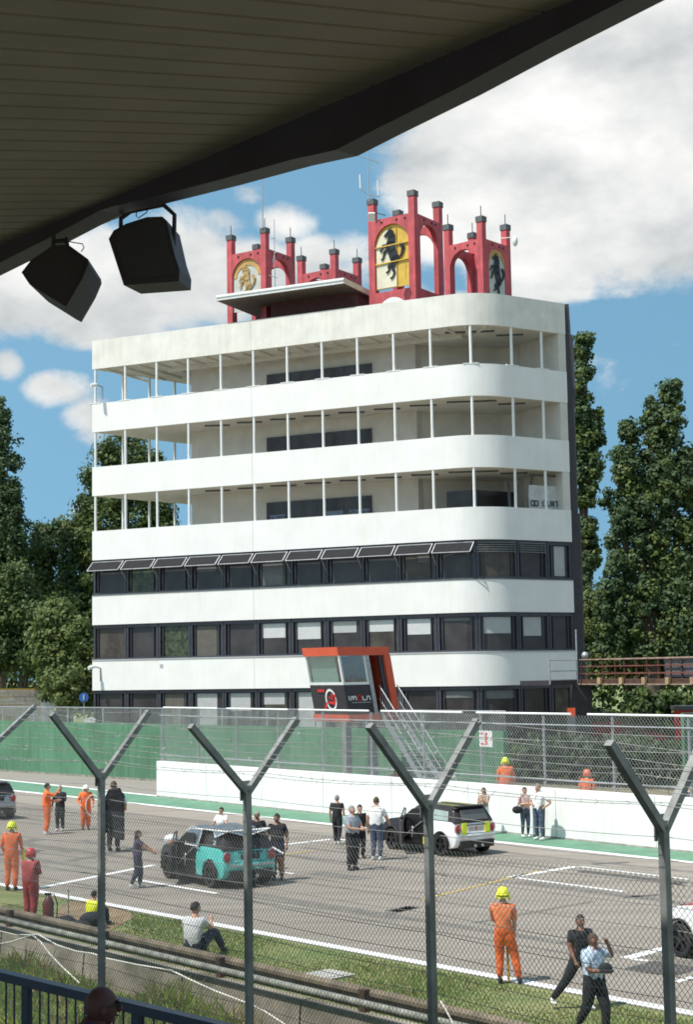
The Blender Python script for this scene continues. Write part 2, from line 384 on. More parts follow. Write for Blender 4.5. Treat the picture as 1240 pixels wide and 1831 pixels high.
def pline(name, a, b, wdt, m, z=.008):
    a = G(*a); b = G(*b); d = (b-a).normalized(); n = Vector((-d.y, d.x, 0))*wdt/2
    mb = MB(); mb.quadf([(p.x, p.y, z) for p in (a-n, b-n, b+n, a+n)]); return tag(mb.build(name, m), kind='structure')
pline('grid_line', (70, 1588), (275, 1547), .22, LINEW)
pline('grid_line', (462, 1516), (592, 1501), .22, LINEW)
pline('grid_line', (236, 1572), (388, 1598), .16, LINEW, .009)
pline('grid_line', (480, 1557), (525, 1563), .16, LINEW, .009)
pline('grid_line', (600, 1500), (650, 1507), .16, LINEW, .009)
pline('grid_line', (912, 1569), (1030, 1550), .24, LINEW)
pline('grid_line', (925, 1570), (1118, 1595), .14, LINEW, .010)
pline('grid_line', (1038, 1550), (1235, 1573), .14, LINEW, .010)
pline('grid_line', (1120, 1714), (1190, 1696), .24, LINEW)
pline('grid_line', (1132, 1716), (1160, 1719), .14, LINEW, .010)
pline('grid_line', (1210, 1757), (1240, 1748), .14, LINEW, .010)
pline('yellow_grid_line', (755, 1609), (970, 1556), .10, LINEY)
pline('yellow_grid_line', (470, 1534), (562, 1521), .13, LINEY)
TAR = mat('dark_tyre_mark', (.085, .080, .075), .8, var=.25, vscale=3)
TAR2 = mat('faint_tyre_mark', (.175, .158, .138), .85, var=.2, vscale=3)
for a, b, wv, m in (((1040, 1558), (1225, 1580), .35, TAR), ((940, 1577), (1170, 1607), .25, TAR2), ((1060, 1545), (1125, 1542), .2, TAR),
                  ((670, 1640), (745, 1620), .3, TAR2), ((700, 1630), (740, 1622), .4, TAR), ((1115, 1605), (1180, 1600), .2, TAR),
                  ((10, 1530), (60, 1520), .8, TAR), ((0, 1515), (70, 1500), .5, TAR2), ((1145, 1725), (1235, 1738), .9, TAR), ((560, 1560), (650, 1572), .6, TAR2),
                  ((120, 1540), (240, 1518), .35, TAR2), ((850, 1650), (1060, 1612), .15, TAR2)):
    pline('tyre_mark', a, b, wv, m, .005)
rngm = random.Random(5)
for i in range(26):                                            # long faint rubber streaks and seams along the track
    o_ = A1+NN*rngm.uniform(1, 13.5)+nd*rngm.uniform(-45, 5); L_ = rngm.uniform(6, 26); n_ = NN*rngm.uniform(.05, .16)
    mb = MB(); a = o_; b = o_+nd*L_+NN*rngm.uniform(-.3, .3); mb.quadf([(p.x, p.y, .003) for p in (a-n_, b-n_, b+n_, a+n_)])
    tag(mb.build('tyre_mark', TAR2), kind='structure')
o = sheet('bare_earth_patch', [G(150, 1605, 0), G(225, 1622, 0), G(240, 1640, 0), G(190, 1668, 0), G(100, 1640), G(110, 1618)], .0, DIRT)

def blades(name, region, n, h, wdt, mats, seed, z=-.01, lean=.5, weights=None):
    rg = random.Random(seed); mb = MB()
    for i in range(n):
        p = region(rg)
        if p is None: continue
        x, y, hs = p; a = rg.uniform(0, 6.283); hh = h*hs*rg.uniform(.5, 1.3); l = rg.uniform(0, lean)*hh; b = rg.uniform(0, 6.283)
        dx, dy = math.cos(a)*wdt/2, math.sin(a)*wdt/2; lx, ly = math.cos(b)*l, math.sin(b)*l
        mi = 0 if not weights else rg.choices(range(len(weights)), weights)[0]
        mb.quadf([(x-dx, y-dy, z), (x+dx, y+dy, z), (x+dx*.7+lx*.5, y+dy*.7+ly*.5, z+hh*.6), (x+lx, y+ly, z+hh), (x-dx*.7+lx*.5, y-dy*.7+ly*.5, z+hh*.6)], mi)
    o = mb.build(name, mats); return tag(o, kind='stuff')
gbarrier = (G(0, 1640, .75), G(759, 1817, .75)); bdv = (gbarrier[1]-gbarrier[0]); bdv.z = 0; bd = bdv.normalized(); bn = Vector((-bd.y, bd.x, 0))
if bn.y < 0: bn = -bn
bar0 = Vector((gbarrier[0].x, gbarrier[0].y, 0))
def reg_verge(rg):
    t = rg.uniform(-6, 26); a = bar0+bd*t+bn*.3; s = rg.random()
    den = nd.x*NN.y-nd.y*NN.x
    # distance to white line along NN
    dd = (A1-a).dot(NN); p = a+NN*dd*s
    if dd*(1-s) < .05: return None
    q = noise.noise(Vector((p.x*.5, p.y*.5, 0)))
    px, py = PJ((p.x, p.y, 0))
    if 95 < px < 235 and py < 1665 and rg.random() < .9: return None
    return p.x, p.y, .8+q
blades('verge_grass', reg_verge, 90000, .055, .022, [GRASSM, DRYM], 3, weights=(4, 1.3))
def reg_bank(rg):
    t = rg.uniform(-9, 24); s = rg.random()**1.2; p = bar0+bd*t-bn*(.25+9*s)
    q = noise.noise(Vector((p.x*.6, p.y*.6, 3)))
    return p.x, p.y, .9+.9*q
BANK = mat('weedy_earth', (.07, .085, .02), .95, vscale=1.3, bump=.6, bscale=6, col2=(.19, .15, .08))
sheet('bank_ground', [bar0+bd*-40-bn*.2, bar0+bd*-40-bn*12, bar0+bd*40-bn*12, bar0+bd*40-bn*.2], -.02, BANK)
blades('bank_grass', reg_bank, 70000, .20, .032, [WEEDM, GRASSM, DRYM], 4, weights=(5, 2, 2), lean=.9)
def reg_weed(rg):
    t = rg.uniform(-9, 26); p = bar0+bd*t-bn*rg.uniform(.1, 1.6)
    q = noise.noise(Vector((p.x*.9, p.y*.9, 9)))
    if q < -.05: return None
    return p.x, p.y, .5+1.6*q
blades('tall_weeds', reg_weed, 12000, .36, .034, [WEEDM, DRYM], 5, weights=(3, 2), lean=.95)
def reg_barrtop(rg):
    t = rg.uniform(-8, 24); p = bar0+bd*t+bn*rg.uniform(.05, .55)
    return p.x, p.y, 1
blades('dry_grass_tuft', reg_barrtop, 5000, .16, .03, [DRYM, GRASSM], 6, weights=(3, 1), lean=.9)
# leaf litter and scrub far behind
sheet('car_park_road', [G(-400, 1268, 0), G(170, 1262, 0), G(170, 1256, 0), G(-400, 1256, 0)], -.02, LANE)
sheet('far_field', [(-200, 118), (300, 118), (300, 900), (-200, 900)], -.03, TURF)

# concrete barrier with steel rail
cb = empty('concrete_barrier', bar0, 0, 'low stained concrete barrier with weeds along its foot at the edge of the grass verge', 'barrier')
mb = MB(); Mb = F(bar0, bd, bn)
for i in range(-4, 9):
    x0 = i*3.0+.02; mb.prism([(-.02, -.05), (.30, -.05), (.24, .56), (.04, .56)], 0, 2.96, 0, M=Mb @ Matrix(((0, 0, 1, x0), (1, 0, 0, 0), (0, 1, 0, 0), (0, 0, 0, 1))))
bw(mb, 'concrete_block_row', CONC, cb)
gr = empty('guard_rail', bar0, 0, 'weathered steel guard rail and pipe running above the low concrete barrier', 'guard rail')
mb = MB(); mb.tube([bar0+bd*-14+bn*-.06+Vector((0, 0, .75)), bar0+bd*27+bn*-.06+Vector((0, 0, .75))], .05, 8); bw(mb, 'top_pipe', mat('weathered_pipe', (.23, .235, .20), .7, .1, var=.35, vscale=5), gr)
mb = MB(); prof = [(0, 0), (.05, .05), (.05, .10), (0, .14), (0, .17), (.05, .21), (.05, .26), (0, .31)]
for (a, b) in zip(prof, prof[1:]):
    q = []
    for t, (u_, v_) in ((-14, a), (27, a), (27, b), (-14, b)): q.append(bar0+bd*t+bn*(.42-u_)+Vector((0, 0, .52+v_)))
    mb.quadf(q)
    mb.quadf([p+bn*.004 for p in q[::-1]])
bw(mb, 'corrugated_beam', mat('brown_stained_steel', (.16, .13, .09), .8, .1, var=.4, vscale=3), gr)
for i in range(-3, 8):
    mb = MB(); p = bar0+bd*(i*3.4)+bn*.2; mb.bar(p, p+Vector((0, 0, .86)), .1, .12, up=bd); bw(mb, 'post', RUST, gr)
mh = G(585, 1745); mb = MB(); mb.box((-.35, -.35, -.02), (.35, .35, .03), M=F(mh, nd, NN)); mb.box((-.26, -.26, .03), (.26, .26, .04), M=F(mh, nd, NN))
tag(mb.build('drain_cover', CONCL), 'pale square drain cover lying in the grass verge', 'drain cover')

# ================================================================== PIT WALL, FENCES
wl = (W2-W1).length
mb = MB(); mb.box((0, 0, -.05), (wl+16, .35, 1.49), M=F(W1, wd, None))
for i in range(int((wl+16)/4)):                              # panel joints and base grime strip
    mb.box((i*4+3.99, -.003, 0), (i*4+4.01, -.001, 1.48), 1, M=F(W1, wd))
mb.box((0, -.004, -.05), (wl+16, -.002, .05), 1, M=F(W1, wd))
o = mb.build('pit_wall', [WALLW, mat('joint_grime', (.33, .31, .28), .9, var=.3, vscale=3)]); tag(o, 'long white painted pit wall beside the green strip of the track', 'wall')
GWL = 0
while PJ(P1+pd*GWL)[0] < 900: GWL += .25
mb = MB(); PH = D(0, 1289, P1.y).z
mb.box((-70, 0, -.05), (GWL, .3, PH), M=F(P1, pd))
for i in range(-20, int(GWL/3)): mb.box((i*3+2.98, -.004, 0), (i*3+3.0, -.001, PH-.02), 1, M=F(P1, pd))
mb.box((-70, -.006, -.05), (GWL, -.003, .10), 2, M=F(P1, pd))
tag(mb.build('green_wall', [GREENW, mat('green_joint', (.035, .11, .06), .8), mat('kerb_grime', (.22, .22, .18), .9, var=.3)]), 'long green painted wall behind the pit lane at the foot of the white tower', 'wall')

def mesh_wires(mb, O, d, Ln, z0, z1, pitch, rad, nrm, zf=None):
    # two families of slanted wires clipped to the rectangle
    O = Vector(O); H = z1-z0; up = Vector((0, 0, 1)); sl = 1.15
    for fam in (1, -1):
        off = nrm*(rad*.9*fam); k = -int(H/sl/pitch)-1
        while k*pitch < Ln+H/sl:
            # line: x = k*pitch + fam * z/sl
            xa = k*pitch; x0 = xa if fam == 1 else xa; 
            if fam == 1: za, zb = max(0, (0-xa)*sl), min(H, (Ln-xa)*sl); fx = lambda z: xa+z/sl
            else: za, zb = max(0, (xa-Ln)*sl), min(H, xa*sl); fx = lambda z: xa-z/sl
            if zb > za+.01:
                a = O+d*fx(za)+up*(z0+za)+off; b = O+d*fx(zb)+up*(z0+zb)+off
                mb.tube([a, b], rad, 3, cap=False)
            k += 1
# fence standing on the pit wall
pf = empty('pit_wall_fence', W1+TN*.2, 0, 'galvanised chain-link debris fence on top of the white pit wall', 'fence')
O = W1+TN*.18; o0 = O.copy()
mb = MB(); mesh_wires(mb, o0, wd, wl+10, 1.45, 3.72, .125, .0055, TN); bw(mb, 'wire_mesh', WIREL, pf)
for i in range(0, 16):
    p = o0+wd*(i*2.9+.15)+TN*.05; mb = MB(); mb.bar(p+Vector((0, 0, 1.45)), p+Vector((0, 0, 3.7)), .06, .06, up=wd); bw(mb, 'post', GALV, pf)
for i in range(0, 9):
    a = o0+wd*(i*5.0+.3); b = o0+wd*(i*5.0+4.6); mb = MB(); mb.tube([a+Vector((0, 0, 3.76)), b+Vector((0, 0, 3.76))], .035, 8); bw(mb, 'top_rail', WMET, pf)
mb = MB()
for z in (3.42, 1.75): mb.tube([o0+Vector((0, 0, z)), o0+wd*(wl+8)+Vector((0, 0, z))], .026, 6)
bw(mb, 'middle_rail', GALV, pf)
# fence on top of the green wall
gf = empty('green_wall_fence', P1+TN*.1, 0, 'low grey chain-link fence along the top of the green wall', 'fence')
go = P1+TN*.15; mb = MB(); mesh_wires(mb, go+pd*-30, pd, 30+GWL, PH, PH+.75, .14, .009, TN); bw(mb, 'wire_mesh', WIREL, gf)
for i in range(-8, int(GWL/3.2)+1):
    p = go+pd*(i*3.2); mb = MB(); mb.bar(p+Vector((0, 0, PH)), p+Vector((0, 0, PH+.78)), .06, up=pd); bw(mb, 'post', GALV, gf)
mb = MB(); mb.tube([go+pd*-30+Vector((0, 0, PH+.77)), go+pd*GWL+Vector((0, 0, PH+.77))], .03, 6); bw(mb, 'top_rail', GALV, gf)

# near fence with Y arms
nf = empty('spectator_fence', (0, 12.5, 0), 0, 'tall near fence of wire mesh and barbed wire on dark steel posts with forked arms', 'fence')
P3 = D(766, 1435, 12.6); P3.z = 0
xs = {}
def on_fence(px, py):                                         # point of the fence plane on a sight line
    d = ray(px, py); t = (P3.dot(NN))/(d.dot(NN)); return Vector((d.x*t, d.y*t, CAMH+d.z*t))
nodes = [(-62, 1372), (181, 1385), (442, 1408), (766, 1435), (1187, 1472), (1740, 1512)]
tipsL = [(-160, 1262), (92, 1277), (341, 1298), (661, 1297), (1090, 1328), (1620, 1372)]
tipsR = [(62, 1263), (266, 1272), (531, 1285), (854, 1288), (1262, 1318), (1800, 1345)]
npos = []; arms = []
for (nx, ny), (lx, ly), (rx, ry) in zip(nodes, tipsL, tipsR):
    N0 = on_fence(nx, ny); npos.append(N0)
    # arm directions: near arm leans to the stand, far arm to the track
    def tip(px, py, sgn):
        # point on the vertical plane through N0 along NN
        d = ray(px, py); t = (N0.dot(ND))/(d.dot(ND)); return Vector((d.x*t, d.y*t, CAMH+d.z*t))
    L_, R_ = tip(lx, ly, -1), tip(rx, ry, 1); arms.append((L_, R_))
    pm = MB(); b0 = Vector((N0.x, N0.y, -.05)); pm.bar(b0, N0+Vector((0, 0, .02)), .06, .055, up=ND)
    post = bw(pm, 'post', POSTM, nf)
    for T in (L_, R_):
        am = MB(); am.bar(N0-Vector((0, 0, .05)), T, .055, .062, up=ND); bw(am, 'arm', POSTM, post)
    bm_ = MB(); bm_.bar(N0+Vector((0, 0, -.12))-ND*.034, N0+Vector((0, 0, .06))-ND*.034, .11, .010, up=ND); bw(bm_, 'bracket', POSTM, post)
zt = min(p.z for p in npos)
for i in range(len(npos)-1):
    a, b = npos[i], npos[i+1]
    a2 = Vector((a.x, a.y, 0))+NN*.05; b2 = Vector((b.x, b.y, 0))+NN*.05; Ln = (b2-a2).length
    mb = MB(); mesh_wires(mb, a2, (b2-a2).normalized(), Ln, 1.4, min(a.z, b.z)-.35, .046, .0022, NN); bw(mb, 'wire_mesh', WIRE, nf)
rgf = random.Random(2)
def wire_run(pts, name, rad, sag=.015, barbs=False, m=WIRE):
    mb = MB(); full = []
    for a, b in zip(pts, pts[1:]):
        for k in range(8):
            t = k/8; q = a.lerp(b, t); q = q-Vector((0, 0, sag*4*t*(1-t))); full.append(q)
    full.append(pts[-1]); mb.tube(full, rad, 4, cap=False)
    if barbs:
        for a, b in zip(full, full[1:]):
            n = max(1, int((b-a).length/.12))
            for k in range(n):
                q = a.lerp(b, (k+.5)/n); v = Vector((rgf.uniform(-1, 1), rgf.uniform(-1, 1), rgf.uniform(-1, 1))).normalized()*.016
                mb.tube([q-v, q+v], .0022, 3, cap=False)
    bw(mb, name, m, nf)
nw = 18
for k in range(nw):                                           # straight tension wires down the posts
    pts = [Vector((p.x, p.y, 0))+NN*.055+Vector((0, 0, p.z-.10-k*.155)) for p in npos]
    wire_run(pts, 'tension_wire', .0026, .02, barbs=False)
for side in (0, 1):
    for k in range(5):
        f = (k+.8)/5.2
        pts = [n_.lerp(a_[side], f)+Vector((0, 0, .045)) for n_, a_ in zip(npos, arms)]
        wire_run(pts, 'barbed_wire', .0026, .03, barbs=True)

# white ropes strung in front of the barrier
def rope(pts, lab, Y=None):
    P = []
    for (px, py) in pts:
        d = ray(px, py); base = bar0-bn*.9; t = base.dot(bn)/d.dot(bn); q = Vector((d.x*t, d.y*t, CAMH+d.z*t)); P.append(q)
    mb = MB(); mb.tube(P, .013, 6); return tag(mb.build('rope', ROPE), lab, 'rope')
rope([(-20, 1660), (14, 1668), (30, 1672), (68, 1671), (102, 1690), (136, 1701), (165, 1705), (192, 1714), (245, 1725), (306, 1735), (345, 1754), (385, 1772), (440, 1793), (470, 1806), (510, 1832)], 'long pale rope strung along the foot of the concrete barrier')
rope([(58, 1672), (72, 1684), (88, 1705), (110, 1728), (142, 1758)], 'short pale rope hanging down the grass bank towards the dark railing')
rope([(788, 1790), (797, 1803), (812, 1832)], 'white cord slanting at the barrier beside the middle fence post')
rope([(-15, 1690), (20, 1684), (60, 1671)], 'pale rope end lying on the bank at the far left')

# dark blue railing of the stand, lower left
ra, rb = D(-60, 1721, 12.4), None
rd = Vector((.66, -.751, 0))
z_r = ra.z
d = ray(400, 1830); t = (z_r-CAMH)/d.z; rb = Vector((d.x*t, d.y*t, z_r)); rd = (rb-ra).normalized()
rl = empty('stand_railing', (ra.x, ra.y, z_r-1.1), 0, 'dark blue metal railing of the grandstand at lower left', 'railing')
Mr = F(ra, rd)
mb = MB(); mb.box((-2, -.04, -.065), (7.5, .04, 0), M=Mr); bw(mb, 'top_rail', NAVYR, rl)
mb = MB(); mb.box((-2, -.025, -1.0), (7.5, .025, -.95), M=Mr); bw(mb, 'bottom_rail', NAVYR, rl)
q = PJ(ra)
for i in range(-12, 58):
    x = i*.115
    mb = MB(); mb.tube([Mr @ Vector((x, 0, -.97)), Mr @ Vector((x, 0, -.06))], .008, 6); bw(mb, 'baluster', NAVYR, rl)
def railx(px):
    lo, hi = -2.0, 7.0
    for _ in range(40):
        m_ = (lo+hi)/2
        if PJ(Mr @ Vector((m_, 0, -.3)))[0] < px: lo = m_
        else: hi = m_
    return lo
for px in (52, 250, 440):
    x = railx(px); mb = MB(); mb.box((x-.04, -.045, -1.1), (x+.04, .0, -.066), M=Mr); bw(mb, 'post', NAVYR, rl)
# stand floor under the railing (out of sight)
mb = MB(); mb.box((-12, -9, z_r-1.4), (9, -.1, z_r-1.12), M=F(Vector((ra.x, ra.y, 0)), rd)); tag(mb.build('stand_floor', CONCL), kind='structure')

# ================================================================== STAND ROOF
RA = .84; RD = Vector((math.cos(RA), -math.sin(RA), 0)); RN = Vector((math.sin(RA), math.cos(RA), 0))
e0 = D(620, 192, 8.4); rperp = e0.dot(RN)
def on_roof_edge(px, py, off=0):
    d = ray(px, py); t = (rperp+off)/d.dot(RN); return Vector((d.x*t, d.y*t, CAMH+d.z*t))
rf = empty('stand_roof', (e0.x, e0.y, e0.z), 0, 'dark ribbed underside of the grandstand roof with a deep navy edge beam overhead', 'roof')
slope = .20
def soff(t, s): return Vector((e0.x, e0.y, e0.z))+RD*t-RN*s-Vector((0, 0, slope*s))
mb = MB(); pitch_ = .20; t = -26.0
while t < 10:
    for (a, b, h0, h1) in ((0, .172, 0, 0), (.172, .178, 0, .012), (.178, .194, .012, .012), (.194, .20, .012, 0)):
        mb.quadf([soff(t+a, -.3)+Vector((0, 0, h0)), soff(t+b, -.3)+Vector((0, 0, h1)), soff(t+b, 12)+Vector((0, 0, h1)), soff(t+a, 12)+Vector((0, 0, h0))])
    t += pitch_
bw(mb, 'ribbed_soffit', SOFF, rf)
mb = MB(); mb.quadf([soff(-26, -.35)+Vector((0, 0, .25)), soff(-26, 12)+Vector((0, 0, .25)), soff(10, 12)+Vector((0, 0, .25)), soff(10, -.35)+Vector((0, 0, .25))]); bw(mb, 'roof_sheet', GALV, rf)
up_pts = [(-400, 600), (-90, 480), (0, 444), (163, 381), (261, 340), (420, 275), (560, 219), (700, 163), (880, 88), (1081, 0), (1330, -108)]
lo_pts = [(1330, -72), (1190, 0), (1000, 96), (860, 170), (717, 240), (640, 279), (560, 296), (430, 331), (293, 365), (235, 378), (216, 384), (116, 436), (0, 493), (-90, 540), (-400, 700)]
def beam(name, ups, los, th, m):
    mb = MB(); A = [on_roof_edge(*p) for p in ups]; B = [on_roof_edge(*p) for p in los]
    loop = A+B; n = len(loop); back = [p+RN*th for p in loop]
    # strips between upper and lower outline, matched by position along the beam
    def at(lst, x):
        pts = sorted(lst, key=lambda p: p.dot(RD))
        for a, b in zip(pts, pts[1:]):
            if a.dot(RD) <= x <= b.dot(RD): return a.lerp(b, (x-a.dot(RD))/(b.dot(RD)-a.dot(RD)))
        return pts[0] if x < pts[0].dot(RD) else pts[-1]
    ks = sorted(set(round(p.dot(RD), 4) for p in loop)); lo_ = max(min(p.dot(RD) for p in A), min(p.dot(RD) for p in B)); hi_ = min(max(p.dot(RD) for p in A), max(p.dot(RD) for p in B))
    ks = [k for k in ks if lo_ <= k <= hi_]
    for k0, k1 in zip(ks, ks[1:]):
        a0, a1, b0, b1 = at(A, k0), at(A, k1), at(B, k0), at(B, k1); a0 = a0+Vector((0, 0, .02)); a1 = a1+Vector((0, 0, .02))
        mb.quadf([a0, b0, b1, a1]); o_ = RN*th
        mb.quadf([a0+o_, a1+o_, b1+o_, b0+o_]); mb.quadf([b0, b0+o_, b1+o_, b1]); mb.quadf([a0, a1, a1+o_, a0+o_])
    return bw(mb, name, m, rf)
beam('edge_beam', up_pts, lo_pts, -.16, NAVY)
ue = [on_roof_edge(*p) for p in up_pts]
mb = MB(); mb.tube([p-RN*.03-Vector((0, 0, .01)) for p in ue[:-4]], .014, 6); bw(mb, 'edge_trim', SOFF, rf)

# loudspeakers under the beam
def speaker(lab, outline, depth_, dist, sidecols, brack, cable):
    # outline of the front face (pixels), extruded away from the viewer along a given offset
    rt = empty('loudspeaker', D(*outline[0], dist), 0, lab, 'loudspeaker', 'loudspeakers hung under the grandstand roof')
    front = [D(x, y, dist) for x, y in outline]; c = sum(front, Vector())/len(front)
    back = []
    for p in front: back.append(c+(p-c)*.93+Vector(depth_))
    mb = MB(); n = len(front)
    mb.quadf(front); mb.quadf(back[::-1])
    for i in range(n):
        j = (i+1) % n; mb.quadf([front[j], front[i], back[i], back[j]], 0)
    o = bw(mb, 'cabinet', SPK, rt)
    bv = o.modifiers.new('bevel', 'BEVEL'); bv.width = .012; bv.segments = 2
    # grille recessed on the front
    gm = MB(); g = [c+(p-c)*.86-Vector((0, .012, 0)) for p in front]; gm.quadf(g); gm.quadf([p+Vector((0, .01, 0)) for p in g[::-1]])
    bw(gm, 'grille', SPK, rt)
    for br in brack:
        b = MB(); b.tube([D(x, y, dist+.1) for x, y in br], .016, 6); bw(b, 'bracket', SPK, rt)
    b = MB(); b.tube([D(x, y, dist+.08) for x, y in cable], .004, 5); bw(b, 'cable', SPK, rt)
    return rt
speaker('black loudspeaker hanging lower left, tilted corner down', [(38, 487), (55, 465), (92, 440), (120, 436), (157, 463), (158, 472), (146, 500), (118, 548), (108, 543), (52, 508)], (.05, .33, -.05), 10.2, None,
        [[(96, 420), (95, 440)], [(118, 425), (120, 440)], [(96, 432), (120, 430)]], [(119, 431), (133, 434), (147, 436), (150, 443), (145, 450)])
speaker('black loudspeaker hanging on a bracket, the right one of the pair', [(194, 427), (203, 412), (225, 400), (262, 388), (290, 387), (298, 394), (312, 455), (321, 482), (320, 503), (221, 510)], (.06, .32, 0.0), 10.0, None,
        [[(233, 378), (216, 391), (216, 412)], [(292, 366), (312, 384), (311, 440)], [(233, 378), (262, 372), (292, 366)]], [(245, 376), (243, 386), (247, 390), (262, 380), (265, 372)])
# ================================================================== TOWER
K = 1.22; TF = .4526
U = Vector((math.cos(TF), -math.sin(TF), 0)); IN = Vector((math.sin(TF), math.cos(TF), 0))
T0 = Vector((-13.44*K, 81.76*K, 0)); FL = 3.4*K; BH = 1.534*K
def zb(k): return CAMH+(21.39-3.4*k-CAMH)*K
def hit(px, P, d, z):                                         # parameter along P+d*t where the line shows at px
    lo, hi = -5.0, 60.0
    for _ in range(50):
        m_ = (lo+hi)/2; q = P+d*m_
        if PJ((q.x, q.y, z))[0] < px: lo = m_
        else: hi = m_
    return lo
zm = zb(3)
uA = hit(812, T0, U, zm)                                      # straight part of the front
ARC = R(59); N_ARC = 16; RAD = 3.35
path = [T0.copy(), T0+U*uA]
cen = T0+U*uA+IN*RAD; 
for i in range(1, N_ARC+1):
    a = ARC*i/N_ARC; path.append(cen-IN*RAD*math.cos(a)+U*RAD*math.sin(a))
U2 = U*math.cos(ARC)+IN*math.sin(ARC); 
t2 = hit(1024, path[-1], U2, zm); PE = path[-1]+U2*t2; path.append(PE.copy())
LE = Vector((math.sin(R(44)), math.cos(R(44)), 0))            # left end runs back to the right
PL = T0+LE*13
plen = [0]
for a, b in zip(path, path[1:]): plen.append(plen[-1]+(b-a).length)
TOT = plen[-1]
def onpath(s, off=0):                                         # point along the front, off = inward offset
    for i in range(len(path)-1):
        if s <= plen[i+1] or i == len(path)-2:
            a, b = path[i], path[i+1]; d = (b-a).normalized(); n = Vector((-d.y, d.x, 0))
            return a+d*(s-plen[i])+n*off, d, n
def hitpath(px, z, off=0):
    lo, hi = 0.0, TOT
    for _ in range(50):
        m_ = (lo+hi)/2; q = onpath(m_, off)[0]
        if PJ((q.x, q.y, z))[0] < px: lo = m_
        else: hi = m_
    return lo
BACKR = PE+Vector((PE.x/PE.y+.012, 1, 0)).normalized()*7.5
def outline(off=0.0, step=True):                              # closed plan polygon, ccw
    pts = [onpath(0, off)[0]+(LE*off if off else Vector())]
    if off: pts = [T0+LE*off*1.3+IN*0+U*off*.6]
    pts += [onpath(plen[i]-1e-4, off)[0] for i in range(1, len(path)-1)]
    pe, d, n = onpath(TOT, off); pts.append(pe)
    return pts
plan = [p for p in path]+[BACKR, PL+U*8, PL]
tower = empty('control_tower', (T0.x, T0.y, 0), 0, 'seven storey white tower with rounded balconies and red arched lanterns on its roof', 'tower')
def wall_strip(pts, z0, z1, th, m, name, parent=tower, close=False):   # vertical wall of thickness th following pts (inward normal left of travel)
    mb = MB(); n = len(pts); inn = []
    for i, p in enumerate(pts):
        d0 = (pts[i]-pts[i-1]).normalized() if i else (pts[1]-pts[0]).normalized()
        d1 = (pts[i+1]-pts[i]).normalized() if i < n-1 else d0
        d = (d0+d1).normalized(); nn = Vector((-d.y, d.x, 0)); c = max(.5, nn.dot(Vector((-d1.y, d1.x, 0)))); inn.append(p+nn*th/c)
    for i in range(n-1):
        a, b, ai, bi = pts[i], pts[i+1], inn[i], inn[i+1]; sm = len(pts) > 8 and 1 <= i
        lo = lambda p: (p.x, p.y, z0); hi = lambda p: (p.x, p.y, z1)
        mb.quadf([lo(a), lo(b), hi(b), hi(a)]); mb.quadf([lo(bi), lo(ai), hi(ai), hi(bi)])
        mb.quadf([hi(a), hi(b), hi(bi), hi(ai)]); mb.quadf([lo(b), lo(a), lo(ai), lo(bi)])
    for p, q in ((pts[0], inn[0]), (inn[-1], pts[-1])): mb.quadf([(p.x, p.y, z0), (p.x, p.y, z1), (q.x, q.y, z1), (q.x, q.y, z0)])
    return bw(mb, name, m, parent)
def slab(poly, z0, z1, m, name, parent=tower):
    mb = MB(); n = len(poly); mb.quadf([(p.x, p.y, z1) for p in poly]); mb.quadf([(p.x, p.y, z0) for p in poly[::-1]])
    for i in range(n):
        a, b = poly[i], poly[(i+1) % n]; mb.quadf([(a.x, a.y, z0), (b.x, b.y, z0), (b.x, b.y, z1), (a.x, a.y, z1)])
    return bw(mb, name, m, parent)
# arc inner radius works since th << RAD
for k in range(6):
    z0 = zb(k); z1 = z0+BH; m = TOPW if k == 0 else WHITE
    pts = [PL, T0]+path[1:]
    wall_strip(pts if k < 4 else pts, z0, z1, .2, m, 'parapet_band')
    inner = [PL-LE*.1+U*.22, T0+LE*.25+U*.25]+[onpath(plen[i], .19)[0] for i in range(1, len(path))]+[BACKR-U*.2, PL+U*7.8]
    slab(inner, z0+.006, z0+.32, CREAM, 'floor_slab')
    if k == 0: slab(inner, z1-.5, z1-.2, CAPG, 'roof_deck')
# seam line of the front
sS = hitpath(450, zb(1))
for k in range(6):
    q, d, n = onpath(sS, -.0); mb = MB(); mb.bar(q-n*.002+Vector((0, 0, zb(k)+.02)), q-n*.002+Vector((0, 0, zb(k)+BH-.02)), .02, .006, up=d); bw(mb, 'expansion_joint', BLIND, tower)
# balcony posts
post_px = [169, 222.6, 279, 335.5, 394, 452.5, 513, 575.5, 639, 704, 770, 843, 918, 972]
post_s = [hitpath(px, zb(1)+BH) for px in post_px]
bay_s = [0.0]+post_s[1:]+[TOT]
for k in (1, 2, 3):
    for s in post_s:
        q, d, n = onpath(s, .10); mb = MB(); mb.tube([(q.x, q.y, zb(k)+BH-.01), (q.x, q.y, zb(k-1)+.01)], .085, 10); bw(mb, 'balcony_post', WMET, tower)
        if k == 1:
            mb = MB(); mb.box((-.45, -.12, 0), (.45, .12, .05), M=F((q.x, q.y, zb(k)+BH), d)); bw(mb, 'post_foot', WMET, tower)
    for j in (217.5, 265, 310.5):
        q = T0+LE*hit(j, T0, LE, zb(k)+BH)+Vector((.10, -.08, 0)); mb = MB(); mb.tube([(q.x, q.y, zb(k)+BH-.01), (q.x, q.y, zb(k-1)+.01)], .085, 8); bw(mb, 'balcony_post', WMET, tower)
